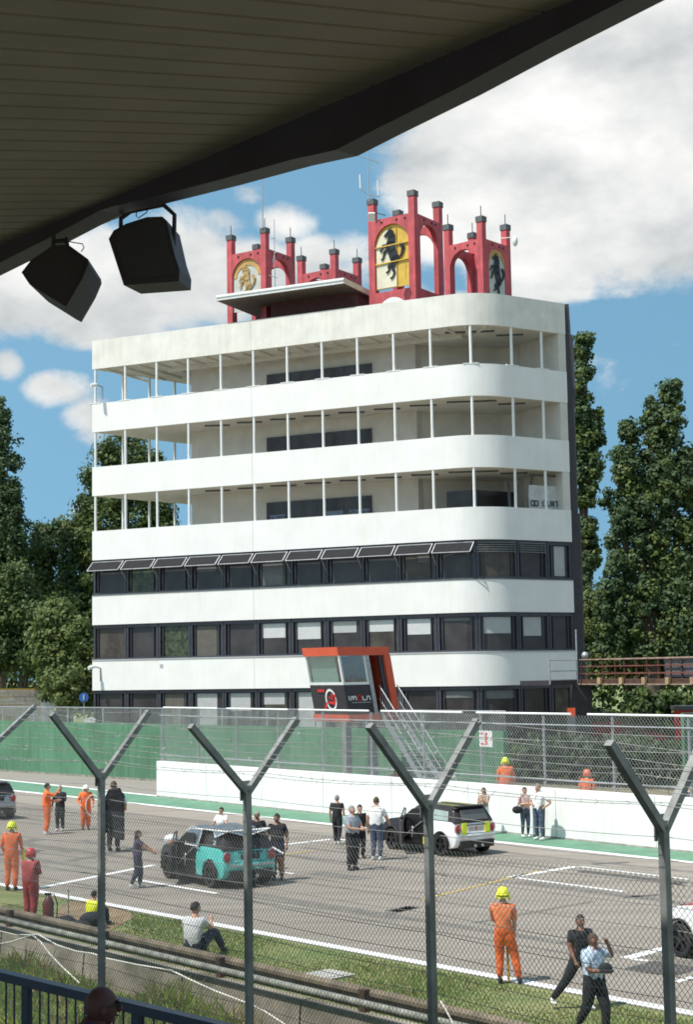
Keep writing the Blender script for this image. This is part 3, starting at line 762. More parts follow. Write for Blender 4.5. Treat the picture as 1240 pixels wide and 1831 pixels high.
# core walls behind the balconies
REC = 3.4
c0 = hit(343, T0+IN*REC, U, zb(2)); cw0 = T0+IN*REC+U*c0
core_pts = [cw0+LE*6.0-U*.0, cw0, ]
cR = hit(748, T0+IN*REC, U, zb(2)); cw1 = T0+IN*REC+U*cR
core_pts = [cw0+IN*.01+LE*7, cw0, cw1, cw1+IN*.8, onpath(TOT-.2, 4.2)[0]-U*1.2, onpath(TOT-.2, 3.6)[0]]
for k in (0, 1, 2, 3):
    if k == 0: continue
    wall_strip(core_pts, zb(k)+.32, zb(k-1)+.004, .25, CREAM, 'core_wall')
# side end wall at right: white pillar then dark side wall
pe, de, ne = onpath(TOT, 0)
for k in (1, 2, 3):
    a, b = onpath(TOT-.55, .0)[0], PE
    wall_strip([a+ne*.03, b+ne*.03], zb(k)+BH, zb(k-1), 3.6, CREAM, 'end_pillar')
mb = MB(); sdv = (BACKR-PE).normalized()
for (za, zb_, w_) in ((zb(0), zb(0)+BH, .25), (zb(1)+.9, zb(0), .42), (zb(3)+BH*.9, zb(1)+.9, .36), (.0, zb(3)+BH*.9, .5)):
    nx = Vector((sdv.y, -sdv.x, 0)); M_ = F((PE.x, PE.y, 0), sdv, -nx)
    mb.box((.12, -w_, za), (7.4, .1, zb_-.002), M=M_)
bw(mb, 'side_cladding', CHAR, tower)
# ceiling lamps
for k in (1, 2, 3):
    for i in range(3, 13):
        if k == 1 and i < 10: continue
        s = (bay_s[i]+bay_s[i+1])/2; q, d, n = onpath(s, 1.6)
        mb = MB(); mb.box((-.10, -.75, -.1), (.10, .75, 0), M=F((q.x, q.y, zb(k-1)+.0), (d*.8+n*.6).normalized())); 
        mb = MB(); mb.box((-.8, -.06, -.09), (.8, .06, -.005), M=F((q.x, q.y, zb(k-1)), (U*.95+IN*.35))); bw(mb, 'ceiling_lamp', CAPG, tower)
# ribs under the top ceiling
for i in range(22):
    s = 1.0+i*1.25
    if s > TOT-1: break
    q, d, n = onpath(s, .25); q2 = q+n*(3.0 if s > 7 else 5); mb = MB(); mb.bar(Vector((q.x, q.y, zb(0)-.06)), Vector((q2.x, q2.y, zb(0)-.06)), .16, .13); bw(mb, 'ceiling_rib', CREAM, tower)
a = onpath(4.5, 2.1)[0]; b = onpath(plen[1], 2.1)[0]; mb = MB(); mb.bar(Vector((a.x, a.y, zb(0)-.15)), Vector((b.x, b.y, zb(0)-.15)), .25, .3); bw(mb, 'ceiling_beam', CREAM, tower)
# dark window bands in the core wall
def corewin(px0, px1, k, z0, z1, name='balcony_window'):
    P = T0+IN*(REC-.05); a = hit(px0, P, U, zb(k)+BH); b = hit(px1, P, U, zb(k)+BH)
    mb = MB(); mb.box((a, -.06, z0), (b, .02, z1), M=F(P, U)); fr = bw(mb, name, DKFR, tower)
    n = max(1, round((b-a)/1.9))
    for i in range(n):
        x0 = a+(b-a)*i/n+.06; x1 = a+(b-a)*(i+1)/n-.06; pm = MB(); pm.box((x0, -.075, z0+.08), (x1, -.062, z1-.08), M=F(P, U)); bw(pm, 'pane', DGLASS, fr)
    return P, a, b, fr
for k, zz in ((1, 1.05), (2, 1.15), (3, 1.15)):
    P_, a_, b_, fr_ = corewin(478, 666, k, zb(k)+.5, zb(k)+BH+zz+.3)
    if k == 3:
        for (pa, pb) in ((484, 512), (586, 615), (626, 663)):
            a = hit(pa, P_, U, zb(k)+BH); b = hit(pb, P_, U, zb(k)+BH)
            mb = MB(); mb.box((a, -.085, zb(k)+.6), (b, -.078, zb(k)+BH+.65), M=F(P_, U)); bw(mb, 'pale_banner', mat('banner_blue_grey', (.16, .22, .30), .5), fr_)
        for px in (499, 648):
            a = hit(px, P_, U, zb(k)+BH); tw('banner_lettering', 'CURTI', .55, F(P_+U*a-IN*.09+Vector((0, 0, zb(k)+BH+.33)), U, Vector((0, 0, 1)), -IN), SIGNB if px < 0 else mat('banner_navy', (.02, .03, .08), .5), fr_)
corewin(800, 836, 1, zb(1)+.5, zb(1)+BH+.45)
# right bay of the third balcony: dark glazing, triangular frame, white banner with lettering
qa, d_, n_ = onpath(hitpath(855, zb(3)+BH, 3.0), 3.0)
def plate(px0, px1, k, z0, z1, off, m, name):
    s0 = hitpath(px0, zb(k)+BH, off); s1 = hitpath(px1, zb(k)+BH, off); pts = [onpath(s0+(s1-s0)*i/6, off)[0] for i in range(7)]
    return wall_strip(pts, z0, z1, .06, m, name)
pl = plate(800, 925, 3, zb(3)+.4, zb(3)+BH+1.35, 3.3, DGLASS, 'corner_glazing')
wb = plate(948, 1009, 3, zb(3)+.4, zb(3)+BH+1.45, .6, mat('banner_white', (.58, .58, .57), .6), 'white_banner')
s0 = hitpath(987, zb(3)+BH, .58); q, d, n = onpath(s0, .57)
tw('banner_lettering', 'CURTI', .50, F(q+Vector((0, 0, zb(3)+BH+.38))-n*.02, d, Vector((0, 0, 1)), -n), BLACK, wb, ext=.01)
s0 = hitpath(957, zb(3)+BH, .58); q, d, n = onpath(s0, .56); Mq = F(q+Vector((0, 0, zb(3)+BH+.38))-n*.02, d, Vector((0, 0, 1)), -n)
mb = MB()
for (cx, r_) in ((-.15, .19), (.12, .19)):
    for i in range(20):
        a0, a1 = 2*math.pi*i/20, 2*math.pi*(i+1)/20
        if cx < 0 and abs(a0) < .5: continue
        mb.quadf([Mq @ Vector((cx+r_*math.cos(a0), r_*math.sin(a0), 0)), Mq @ Vector((cx+r_*math.cos(a1), r_*math.sin(a1), 0)), Mq @ Vector((cx+r_*.6*math.cos(a1), r_*.6*math.sin(a1), 0)), Mq @ Vector((cx+r_*.6*math.cos(a0), r_*.6*math.sin(a0), 0))])
bw(mb, 'banner_logo', BLACK, wb)
mb = MB()
for (p0, p1, off) in (((946, zb(3)+BH), (953, zb(2)-.25), .8), ((913, zb(3)+BH), (909, zb(2)-.3), 1.6), ((948, zb(2)-.2), (1005, zb(2)-.2), .7)):
    a = onpath(hitpath(p0[0], p0[1], off), off)[0]; b = onpath(hitpath(p1[0], p1[1], off), off)[0]; mb.bar(Vector((a.x, a.y, p0[1])), Vector((b.x, b.y, p1[1])), .12)
bw(mb, 'banner_frame', CAPG, tower)

# window storeys (three dark rows)
def window_row(z0, z1, blinds, row):
    rgw = random.Random(row)
    back = wall_strip([onpath(0, .42)[0]+U*.2]+[onpath(plen[i], .42)[0] for i in range(1, len(path))], z0, z1, .2, CHAR, 'window_wall')
    for i in range(len(bay_s)-1):
        s0, s1 = bay_s[i]+.02, bay_s[i+1]-.02
        nseg = 1 if s1 < plen[1] else 4
        def pts(off, a, b): return [onpath(a+(b-a)*j/nseg, off)[0] for j in range(nseg+1)]
        # frame: four sides
        w_ = wall_strip(pts(.12, s0, s0+.13), z0+.02, z1-.02, .27, DKFR, 'window')
        for (a, b, c_, e_) in ((s1-.13, s1, z0+.02, z1-.02), (s0+.13, s1-.13, z0+.02, z0+.17), (s0+.13, s1-.13, z1-.22, z1-.02)):
            wall_strip(pts(.125, a, b), c_, e_, .26, DKFR, 'frame', w_)
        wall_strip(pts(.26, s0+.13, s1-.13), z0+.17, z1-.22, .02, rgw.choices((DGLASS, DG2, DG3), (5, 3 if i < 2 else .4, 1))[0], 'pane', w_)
        wall_strip(pts(.16, s0+.28, s0+.33), z0+.17, z1-.22, .1, DKFR, 'mullion', w_)
        if rgw.random() < .6: wall_strip(pts(.16, s1-.38, s1-.33), z0+.17, z1-.22, .1, DKFR, 'mullion', w_)
        if i in blinds:
            f0, f1, lo_, m = blinds[i]; L_ = s1-s0; a = s0+.13+(L_-.26)*f0; b = s0+.13+(L_-.26)*f1
            wall_strip(pts(.245, a, b), z0+.17+(z1-z0-.39)*lo_, z1-.27, .008, m, 'blind', w_)
BL2 = mat('pale_blind', (.55, .56, .56), .6, var=.04); BL3 = mat('dim_blind', (.14, .145, .15), .6, var=.1); BL4 = mat('dim_warm_blind', (.11, .10, .085), .6, var=.1)
window_row(zb(4)+BH, zb(3), {3: (.15, .8, .55, BL3), 5: (.05, .8, .0, BL3), 4: (.1, .9, .75, BL3), 9: (.5, .9, .5, BL3), 13: (.3, .92, .05, BLIND)}, 1)
window_row(zb(5)+BH, zb(4), {3: (.1, .8, .0, BL4), 5: (.08, .85, .52, BL2), 6: (.08, .85, .45, BL2), 7: (.1, .85, .62, BLIND), 8: (.1, .9, .62, BL2), 9: (.15, .85, .5, BL2), 11: (.08, .85, .48, BLIND), 12: (.1, .8, .4, BLIND), 10: (.1, .85, .88, BL3)}, 2)
window_row(0.1, zb(5), {3: (.1, .8, .0, BLIND), 4: (.1, .8, .7, BLIND), 5: (.1, .8, .8, BLIND), 6: (.05, .95, .0, BLIND), 2: (.1, .8, .05, BL4), 11: (.1, .9, .86, BL3), 10: (.1, .9, .88, BL3), 7: (.1, .5, .0, BL4)}, 3)
# light sills under the two lower rows
for z in (zb(4)+BH, zb(5)+BH):
    wall_strip([onpath(.0, -.03)[0]]+[onpath(plen[i], -.03)[0] for i in range(1, len(path))], z-.0, z+.07, .3, CAPG if z > 9 else BLIND, 'sill')
# projecting louvred sun screens over the upper row
zl = zb(3)-.02; ddn = .46; dout = .64
for i in range(0, 11):
    s0, s1 = bay_s[i]+(.1 if i else .08), bay_s[i+1]-.1
    a, d, n = onpath(s0, -.03); b = onpath(s1, -.03)[0]; o_ = -n*dout-Vector((0, 0, ddn+.12)); top = Vector((0, 0, zl-.12))
    mb = MB(); A, B, A2, B2 = a+top, b+top, a+top+o_, b+top+o_
    mb.bar(A, B, .04); mb.bar(A2, B2, .045); mb.bar(A, A2, .045); mb.bar(B, B2, .045)
    sc = bw(mb, 'sun_screen', mat('screen_frame_grey', (.50, .50, .52), .5), tower)
    lm = MB()
    for j in range(1, 6):
        f = j/6; lm.bar(A+o_*f, B+o_*f, .14, .018, up=(o_.normalized().cross(d)))
    bw(lm, 'louvres', mat('dark_louvre', (.018, .018, .02), .8, spec=.2), sc)
    am = MB(); am.bar(A2, a+Vector((0, 0, zl-1.35)), .03); bw(am, 'stay', GALV, sc)
for i in (11, 12):
    s0, s1 = bay_s[i]+.15, bay_s[i+1]-.15
    for j in range(5):
        z = zl-.12-j*.13; wall_strip([onpath(s0+(s1-s0)*t/4, .06)[0] for t in range(5)], z-.05, z, .02, mat('grey_louvre', (.16, .165, .17), .5), 'screen_slat')
# balcony cameras, small hatch
def cctv(px, py, Y, lab, dirv=(-.7, -.6, -.2)):
    p = D(px, py, Y); rt = empty('security_camera', p, 0, lab, 'security camera'); v = Vector(dirv).normalized()
    mb = MB(); mb.tube([p, p+v*.15, p+v*.42], [.10, .12, .12], 10); bw(mb, 'housing', WMET, rt)
    mb = MB(); mb.bar(p, p+Vector((.35, .3, -.1)), .07); mb.bar(p+Vector((.35, .3, -.1)), p+Vector((.35, .3, -.9)), .07); bw(mb, 'bracket', GALV, rt)
cctv(172, 688, T0.y-.7, 'white security camera on a bracket at the upper left balcony corner')
cctv(168, 1192, T0.y-.6, 'small security camera low on the left edge of the tower')
s_ = hitpath(289, zb(5)); q, d, n = onpath(s_, -.012); mb = MB(); mb.box((-.12, 0, -.12), (.12, .02, .12), M=F((q.x, q.y, zb(5)+BH*.78), d)); bw(mb, 'wall_hatch', BLIND, tower)

# penthouse and canopy slab on the roof
cs0 = hit(388, T0-IN*.6, U, zb(0)+BH+1.2); cs1 = hit(615, T0-IN*.6, U, zb(0)+BH+1.2)
zc = D(500, 527, (T0+U*((cs0+cs1)/2)).y).z
P_ = T0-IN*.6; 
can = empty('roof_canopy', (P_+U*cs0+Vector((0, 0, zb(0)+BH-.3))), 0, 'flat pale canopy slab with dark underside on the tower roof', 'canopy')
Mc = F((P_.x, P_.y, 0), U)
mb = MB(); mb.box((cs0, 0, zc), (cs1, 6.0, zc+.30), M=Mc); bw(mb, 'slab', mat('canopy_underside', (.17, .135, .115), .8, var=.15), can)
mb = MB(); mb.box((cs0-.03, -.05, zc+.02), (cs1+.03, -.002, zc+.36), M=Mc); mb.box((cs0-.03, -.1, zc+.2), (cs1+.03, -.05, zc+.28), M=Mc); bw(mb, 'front_trim', WMET, can)
mb = MB(); mb.box((cs1+.002, -.05, zc+.02), (cs1+.05, 6.0, zc+.36), M=Mc); bw(mb, 'side_trim', PALE, can)
mb = MB(); mb.box((cs0+2.6, 2.2, zb(0)+BH-.3), (cs1-.3, 5.6, zc-.003), M=Mc); bw(mb, 'dark_room', mat('dark_red_wall', (.10, .035, .035), .8), can)

# red arched lanterns
# the horse seen from its left: built from separate limbs so that it reads well small
def horse(M, s, m, parent, name='horse_emblem'):
    mb = MB(); 
    def limb(pts, rads):
        P = [Vector((x*s, y*s, 0)) for x, y in pts]
        for (a, b, r0, r1) in zip(P, P[1:], rads, rads[1:]):
            d = (b-a).normalized(); n = Vector((-d.y, d.x, 0)); r0 *= s; r1 *= s
            q = [a-n*r0, b-n*r1, b+d*r1*.5, b+n*r1, a+n*r0, a-d*r0*.5]
            lo = [M @ (p+Vector((0, 0, 0))) for p in q]; hi = [M @ (p+Vector((0, 0, .03+limb.k))) for p in q]
            mb.quadf(hi); mb.quadf(lo[::-1])
            for i in range(6): j = (i+1) % 6; mb.quadf([lo[i], lo[j], hi[j], hi[i]])
            limb.k += .0007
    limb.k = 0
    limb([(-.02, .42), (.02, .20), (.10, -.02), (.16, -.12)], (.17, .14, .15, .13))           # trunk down to the rump
    limb([(-.02, .42), (-.01, .62), (-.04, .76)], (.15, .09, .07))                              # neck
    limb([(-.03, .78), (-.16, .70), (-.22, .66)], (.08, .05, .035))                             # head
    limb([(-.04, .80), (.00, .90)], (.03, .01))                                                 # ear
    limb([(.03, .80), (.09, .64), (.12, .50)], (.035, .05, .02))                                # mane
    limb([(-.10, .36), (-.28, .40), (-.34, .28), (-.38, .24)], (.06, .04, .022, .03))           # fore leg
    limb([(-.08, .28), (-.24, .20), (-.28, .04), (-.34, -.02)], (.06, .04, .022, .03))          # fore leg, lower
    limb([(.10, -.10), (.02, -.28), (.10, -.44), (.03, -.58), (-.04, -.60)], (.12, .06, .03, .022, .03))  # standing hind leg
    limb([(.10, -.12), (-.10, -.24), (-.08, -.36), (-.18, -.42)], (.09, .05, .022, .03))        # lifted hind leg
    limb([(.20, -.06), (.34, .04), (.40, .22), (.34, .36), (.28, .40)], (.03, .03, .05, .06, .02))  # tail
    limb([(.40, .20), (.46, .30)], (.03, .008))
    return bw(mb, name, m, parent)
def arch_face(mb, M, Wd, z0, z1, leg, r_top, th, lower=None, n=14):
    # wall plate Wd wide from z0 to z1 with an arched opening standing on 'sill' height
    x0, x1 = leg, Wd-leg; r = (x1-x0)/2; zc_ = z1-r_top-r; cx = Wd/2; sill = lower if lower is not None else z0
    def bx(a, b, c, d_): mb.box((a, 0, c), (b, th, d_), M=M)
    bx(0, x0, z0, z1); bx(x1, Wd, z0, z1)
    if sill > z0: bx(x0, x1, z0, sill)
    for i in range(n):
        a0, a1 = math.pi*i/n, math.pi*(i+1)/n; xa, xb = cx-r*math.cos(a0), cx-r*math.cos(a1); za, zb_ = zc_+r*math.sin(a0), zc_+r*math.sin(a1)
        P = [(xa, 0, za), (xb, 0, zb_), (xb, 0, z1), (xa, 0, z1)]; Q = [(x, th, z) for x, _, z in P]
        P = [M @ Vector(p) for p in P]; Q = [M @ Vector(p) for p in Q]
        mb.quadf(P); mb.quadf(Q[::-1]); mb.quadf([P[1], P[0], Q[0], Q[1]]); mb.quadf([P[3], P[2], Q[2], Q[3]])
def lantern(lab, px, py, Y, size, ang, zbot, horse_side, post_h, capw=.5, ant=(), sill=None, panels=(), legw=.45):
    top = D(px, py, Y); zt = top.z; a = Vector((math.cos(ang), -math.sin(ang), 0)); b = Vector((math.sin(ang), math.cos(ang), 0))
    corner = Vector((top.x, top.y, 0)); s = size
    rt = empty('red_lantern', (corner.x, corner.y, zbot), 0, lab, 'roof lantern', 'red arched lanterns on the tower roof')
    c = [corner-a*s, corner, corner+b*s, corner-a*s+b*s]       # left, near, right, far
    th = .32
    faces = [(c[0], a, b), (c[1], b, -a), (c[3], a, b, True), (c[0], b, -a, True)]
    for i, f in enumerate(faces):
        o_, x_, y_ = f[:3]
        if len(f) == 4:
            if i == 2: M = F(Vector((o_.x, o_.y, 0))-b*th, x_, y_)
            else: M = F(Vector((o_.x, o_.y, 0))+a*th, x_, y_)
        else: M = F(Vector((o_.x, o_.y, 0)), x_, y_)
        wid = s
        if i in (1, 3): # between the other two plates
            M = M @ Matrix.Translation((th+.002, 0, 0)); wid = s-2*th-.004
        mb = MB(); arch_face(mb, M, wid, zbot, zt, legw if i in (0, 2) else legw-.25+.12, .42, th, lower=sill); bw(mb, 'arched_wall', RED, rt)
        if i < 2:
            for fx in (.3, .62, .8):
                q = M @ Vector((wid*fx, -.004, zt-.22)); hm = MB(); hm.ball(q, .07, 8, 6); bw(hm, 'bolt', BLACK, rt)
    pw = legw*.95
    for i, p in enumerate(c):
        sx = a*(pw/2 if i in (0, 3) else -pw/2); sy = b*(pw/2 if i in (0, 1) else -pw/2); q = p+sx+sy
        mb = MB(); mb.box((-pw/2, -pw/2, 0), (pw/2, pw/2, post_h), M=F((q.x, q.y, zt+.001), a)); po = bw(mb, 'corner_post', RED, rt)
        mb = MB(); mb.box((-pw*.6, -pw*.6, 0), (pw*.6, pw*.6, .34), M=F((q.x, q.y, zt+post_h), a)); bw(mb, 'cap', CAPG, po)
        if i in ant:
            mb = MB(); mb.tube([(q.x, q.y, zt+post_h+.3), (q.x, q.y, zt+post_h+1.0)], .03, 5); bw(mb, 'spike', CAPG, po)
    # emblem panel
    for side, col, ht, wpan in horse_side:
        M = F(c[0]+b*(th*.1), a, b) if side == 'L' else F(c[1]-a*-.05, b, -a)
        x0, x1 = legw, s-legw; r = (x1-x0)/2; zc_ = zt-.42-r; z0_ = ht
        poly = [(x0, z0_), (x1, z0_)]+[(x0+r+r*math.cos(t*math.pi/12), zc_+r*math.sin(t*math.pi/12)) for t in range(13)]
        # panel split: pale left part, coloured right part
        mb = MB(); Mx = M @ Matrix(((1, 0, 0, 0), (0, 0, 1, .10), (0, 1, 0, 0), (0, 0, 0, 1)))
        q = [Mx @ Vector((x, z, 0)) for x, z in poly]; q2 = [Mx @ Vector((x, z, .05)) for x, z in poly]
        mb.quadf(q); mb.quadf(q2[::-1])
        pn = bw(mb, 'emblem_panel', col, rt)
        if col is YEL:
            pm = MB(); pol = [(x0+.06, z0_+.05), (x0+r*1.22, z0_+.05), (x0+r*1.22, zc_+r*.30), (x0+r*1.0, zc_+r*.72), (x0+r*.62, zc_+r*.74), (x0+r*.28, zc_+r*.50), (x0+.06, zc_)]
            q = [Mx @ Vector((x, z, -.02)) for x, z in pol]; pm.quadf(q); pm.quadf([p+b*.01 for p in q[::-1]]); bw(pm, 'pale_field', PALE, pn)
            rm = MB()
            for zz in (zc_-.1, zc_-1.15):
                rm.bar(Mx @ Vector((x0, zz, -.06)), Mx @ Vector((x1, zz+.05, -.06)), .07)
            rm.bar(Mx @ Vector((x0+r*1.25, z0_, -.05)), Mx @ Vector((x0+r*1.25, zc_+r*.8, -.05)), .04)
            bw(rm, 'panel_rib', YEL, pn)
        else:
            pm = MB(); n = 12
            for t in range(n):
                a0, a1 = t*math.pi/n, (t+1)*math.pi/n
                q = [Mx @ Vector((x0+r+r*.99*math.cos(a0), zc_+r*.99*math.sin(a0), -.03)), Mx @ Vector((x0+r+r*.99*math.cos(a1), zc_+r*.99*math.sin(a1), -.03)),
                     Mx @ Vector((x0+r+r*.74*math.cos(a1), zc_+r*.62*math.sin(a1), -.03)), Mx @ Vector((x0+r+r*.74*math.cos(a0), zc_+r*.62*math.sin(a0), -.03))]
                pm.quadf(q[::-1])
            bw(pm, 'arch_border', mat('ochre_border', (.52, .30, .10), .6), pn)
        cx = (x0+x1)/2-.05; cz = (z0_+zc_+r*.6)/2+.12
        horse(Mx @ Matrix.Translation((cx, cz, -.09)), wpan, BLACK if px > 600 else mat('faded_gold', (.45, .30, .12), .6), pn)
    return rt, c, zt
big, cb_, ztb = lantern('tallest red lantern with yellow horse emblem and open side arch', 741, 379, 91.5, 3.35, .60, zb(0)+BH-.5, [('L', YEL, D(741, 506, 91.5).z, 2.1)], 1.05, ant=(), sill=D(741, 512, 91.5).z)
ra_, cr_, ztr = lantern('red lantern at the rounded corner with pale horse emblem facing right', 863, 425, 89.2, 2.85, .72, zb(0)+BH-.5, [('R', PALEG, zb(0)+BH-.4, 1.75)], 1.0, ant=(0, 1, 2, 3), legw=.42)
le_, cl_, ztl = lantern('leftmost red lantern with faded pale emblem', 475, 443, 96.5, 3.15, .60, zb(0)+BH-1.6, [('L', PALEG, D(440, 545, 96).z, 1.6)], 1.0, ant=(0, 1, 2), legw=.42)
mi_, cm_, ztm = lantern('lowest red lantern at the back between the others', 600, 479, 103, 3.2, .60, zb(0)+BH-1, [], 1.0, ant=(0, 1, 2))
# cream lower panels of the big lantern
for i, (o_, x_, y_) in enumerate(((cb_[0], Vector((math.cos(.6), -math.sin(.6), 0)), Vector((math.sin(.6), math.cos(.6), 0))), (cb_[1], Vector((math.sin(.6), math.cos(.6), 0)), -Vector((math.cos(.6), -math.sin(.6), 0))))):
    mb = MB(); M = F(Vector((o_.x, o_.y, 0)), x_, y_); zt_ = D(741, 524, 91.5).z; rr = 1.15
    poly = [(1.68+rr*math.cos(t*math.pi/12), zt_-rr*1.0+rr*math.sin(t*math.pi/12)) for t in range(13)]+[(1.68-rr, zb(0)+BH-.4), (1.68+rr, zb(0)+BH-.4)]
    q = [M @ Vector((x, -.02, z)) for x, z in poly]; mb.quadf(q); mb.quadf([p+y_*.015 for p in q[::-1]]); bw(mb, 'lower_arch_panel', WHITE if i == 0 else PALE, big)
# brackets, dishes, antenna masts
def mast(lab, px, ytop, ybot, Y, rad=.035, cross=(), name='antenna_mast'):
    a = D(px, ybot, Y); b = D(px+(-1), ytop, Y); b = Vector((a.x, a.y, b.z)); rt = empty(name, a, 0, lab, 'antenna')
    mb = MB(); mb.tube([a, b], [rad, rad*.6], 6); bw(mb, 'pole', GALV, rt)
    for (y, x0, y0, x1, y1) in cross:
        mb = MB(); mb.tube([D(x0, y0, Y), D(px, y, Y), D(x1, y1, Y)], rad*.7, 5); bw(mb, 'cross_arm', GALV, rt)
    return rt
m1 = mast('tall antenna with side rods on the post of the tallest lantern', 660, 268, 360, 92.5, .04, [(284, 641, 279, 678, 291), (349, 645, 337, 678, 351)])
for (x0, y0, y1) in ((644, 312, 337), (676, 322, 350)):
    mb = MB(); mb.tube([D(x0, y0, 92.5), D(x0+1, y1, 92.5)], .05, 6); bw(mb, 'side_rod', WMET, m1)
mast('tall thin antenna on the leftmost lantern', 470, 318, 408, 96.5, .045)
mast('thin antenna standing in front of the leftmost lantern', 492, 392, 515, 94.5, .035, [(425, 485, 427, 492, 425), (452, 488, 470, 496, 450), (496, 480, 492, 497, 497)])
fl = empty('floodlight', D(668, 383, 91), 0, 'small floodlight fixed to the left post of the tallest lantern', 'floodlight')
mb = MB(); M = Matrix.Translation(D(665, 388, 90.6)) @ Matrix.Rotation(.5, 4, 'X'); mb.box((-.2, -.12, -.25), (.2, .12, .25), M=M); bw(mb, 'housing', WMET, fl)
mb = MB(); mb.bar(D(670, 380, 91), D(690, 385, 91.3), .04); bw(mb, 'arm', CAPG, fl)
sp_ = empty('floodlight', D(922, 430, 88), 0, 'round floodlight on a thin arm beside the rounded corner lantern', 'floodlight')
mb = MB(); p = D(922, 431, 87.5); mb.ball(p, (.16, .22, .32), 12, 8); bw(mb, 'housing', WMET, sp_)
mb = MB(); mb.bar(D(895, 426, 89), D(920, 424, 87.7), .04); bw(mb, 'arm', WMET, sp_)
# ================================================================== COMMENTARY BOX
BY = 60.5
kb = D(626, 1290, BY); zB = kb.z; zT = D(607, 1157, BY).z; HB = zT-zB
Fd = -TD; Sd = TN                                             # front runs to the left/away, side runs right/away
lean = -TN*.56                                          # top leans out over the track
def bp(f, s, z):                                              # f along the front (away-left), s along the side, z 0..1
    return Vector((kb.x, kb.y, zB+HB*z))+Fd*f+Sd*s+lean*z
WF, WS = 2.20, 2.50
box = empty('commentary_box', (kb.x, kb.y, 0), 0, 'raised charcoal and orange-red timing box on columns with leaning windows', 'control box')
def hexa(name, m, f0, f1, s0, s1, z0, z1, parent=None, **k):
    mb = MB(); P = [bp(f, s, z) for z in (z0, z1) for f, s in ((f0, s0), (f0, s1), (f1, s1), (f1, s0))]
    for q in ((3, 2, 1, 0), (4, 5, 6, 7), (0, 1, 5, 4), (1, 2, 6, 5), (2, 3, 7, 6), (3, 0, 4, 7)): mb.quadf([P[i] for i in q])
    return bw(mb, name, m, parent or box, **k)
hexa('roof_band', ORED, -.05, WF+.05, -.05, WS, .885, 1.0)
hexa('base_band', ORED, -.05, WF+.05, -.05, WS-.3, .0, .09)
hexa('floor', CHAR, 0, WF, 0, WS-.4, .09, .12)
hexa('front_panel', CHAR, 0, WF, 0, .1, .09, .49)
hexa('side_panel', CHAR, 0, .1, .1, 1.28, .09, .49)
hexa('side_frame', ORED, -.06, WF, WS-.3, WS+.02, .0, .885)
hexa('rear_wall', CHAR, WF-.12, WF, .12, WS-.35, .12, .88)
hexa('corner_column', GALV, -.03, .12, 1.28, 1.46, .0, .885)
hexa('interior_panel', mat('painted_reflection_grey', (.46, .49, .47), .6), .5, WF-.13, 1.7, 1.8, .12, .88)  # back wall coloured pale to stand in for the window reflection
hexa('door_jamb', DKFR, .05, .15, 2.0, 2.18, .09, .885)
wf = hexa('window_frame', WMET, -.01, .07, -.01, .07, .49, .885)
for a in ((0, WF, .0, .06, .49, .525), (WF-.06, WF, 0, .06, .525, .885), (.0, .06, .07, 1.28, .49, .525), (0, .06, 1.20, 1.28, .525, .885)): hexa('frame_bar', WMET, *a, parent=wf)
hexa('front_pane', GCLR, .07, WF-.06, .025, .035, .525, .885); hexa('side_pane', GCLR, .025, .035, .08, 1.20, .525, .885)
# sheet behind the front pane, left part; its pale colour is painted reflection
hexa('reflection_sheet', mat('painted_pane_reflection', (.52, .56, .53), .5, var=.03), .42, WF-.1, .12, .14, .525, .885)
# lettering
zd = Vector((0, 0, 1)); upl = (bp(0, 0, 1)-bp(0, 0, 0)).normalized()
def fM(f, z): p = bp(f, -.012, z); return F(p, -Fd, upl, (-Fd).cross(upl))
def sM(s, z): p = bp(-.012, s, z); return F(p, Sd, upl, Sd.cross(upl))
M0 = fM(1.16, .29) @ Matrix.Scale(.9, 4)
mb = MB(); R0, R1 = .46, .36
for i in range(28):
    a0, a1 = 2*math.pi*i/28, 2*math.pi*(i+1)/28; c = [(.85*math.cos(a)*r_, math.sin(a)*r_*1.05) for a in (a0, a1) for r_ in (R0, R1)]
    q = [(c[0][0], c[0][1]), (c[2][0], c[2][1]), (c[3][0], c[3][1]), (c[1][0], c[1][1])]
    mb.quadf([M0 @ Vector((x+.25, y, .01)) for x, y in q])
bw(mb, 'number_ring', WHITE, box)
mb = MB()
for pol in (((-.62, .34), (-.62, .46), (-.12, .46), (-.12, .34)), ((-.34, -.46), (-.20, -.46), (-.02, -.12), (-.16, -.12)), ((.02, -.16), (.50, -.22), (.62, .0), (.56, .10), (.44, -.08), (.06, -.04)), ((.28, .0), (.40, .0), (.44, .28), (.34, .30)),
            ((.5, .1), (.62, .1), (.62, .26), (.52, .22)), ((.12, .04), (.22, .04), (.22, .18), (.12, .14))):
    q = [M0 @ Vector((x, y, .02)) for x, y in pol]; mb.quadf(q)
bw(mb, 'number_seven', SIGNR, box)
# stylised word: i m o l a as strokes
Ms = sM(.69, .31) @ Matrix.Scale(.88, 4); mb = MB()
def stroke(pts, w_=.04):
    for a, b in zip(pts, pts[1:]): mb.bar(Ms @ Vector((*a, .012)), Ms @ Vector((*b, .012)), w_, .01, up=Ms.to_3x3() @ Vector((0, 0, 1)))
stroke([(-.62, .1), (-.62, -.1)]); stroke([(-.52, -.1), (-.50, .06), (-.42, .08), (-.38, -.08), (-.34, .08), (-.24, .08), (-.22, -.1)])
stroke([(.14, .08), (.14, -.09), (.30, -.09)]); stroke([(.36, -.1), (.40, .07), (.52, .07), (.56, -.1)])
stroke([(-.5, -.2), (.56, -.2)], .012)
bw(mb, 'white_lettering', WHITE, box)
mb = MB(); stroke([(-.12, .0), (-.10, .12), (.0, .15), (.06, .04), (.04, -.10), (-.06, -.14), (-.12, -.06), (-.12, .0)], .04); bw(mb, 'red_letter', SIGNR, box)
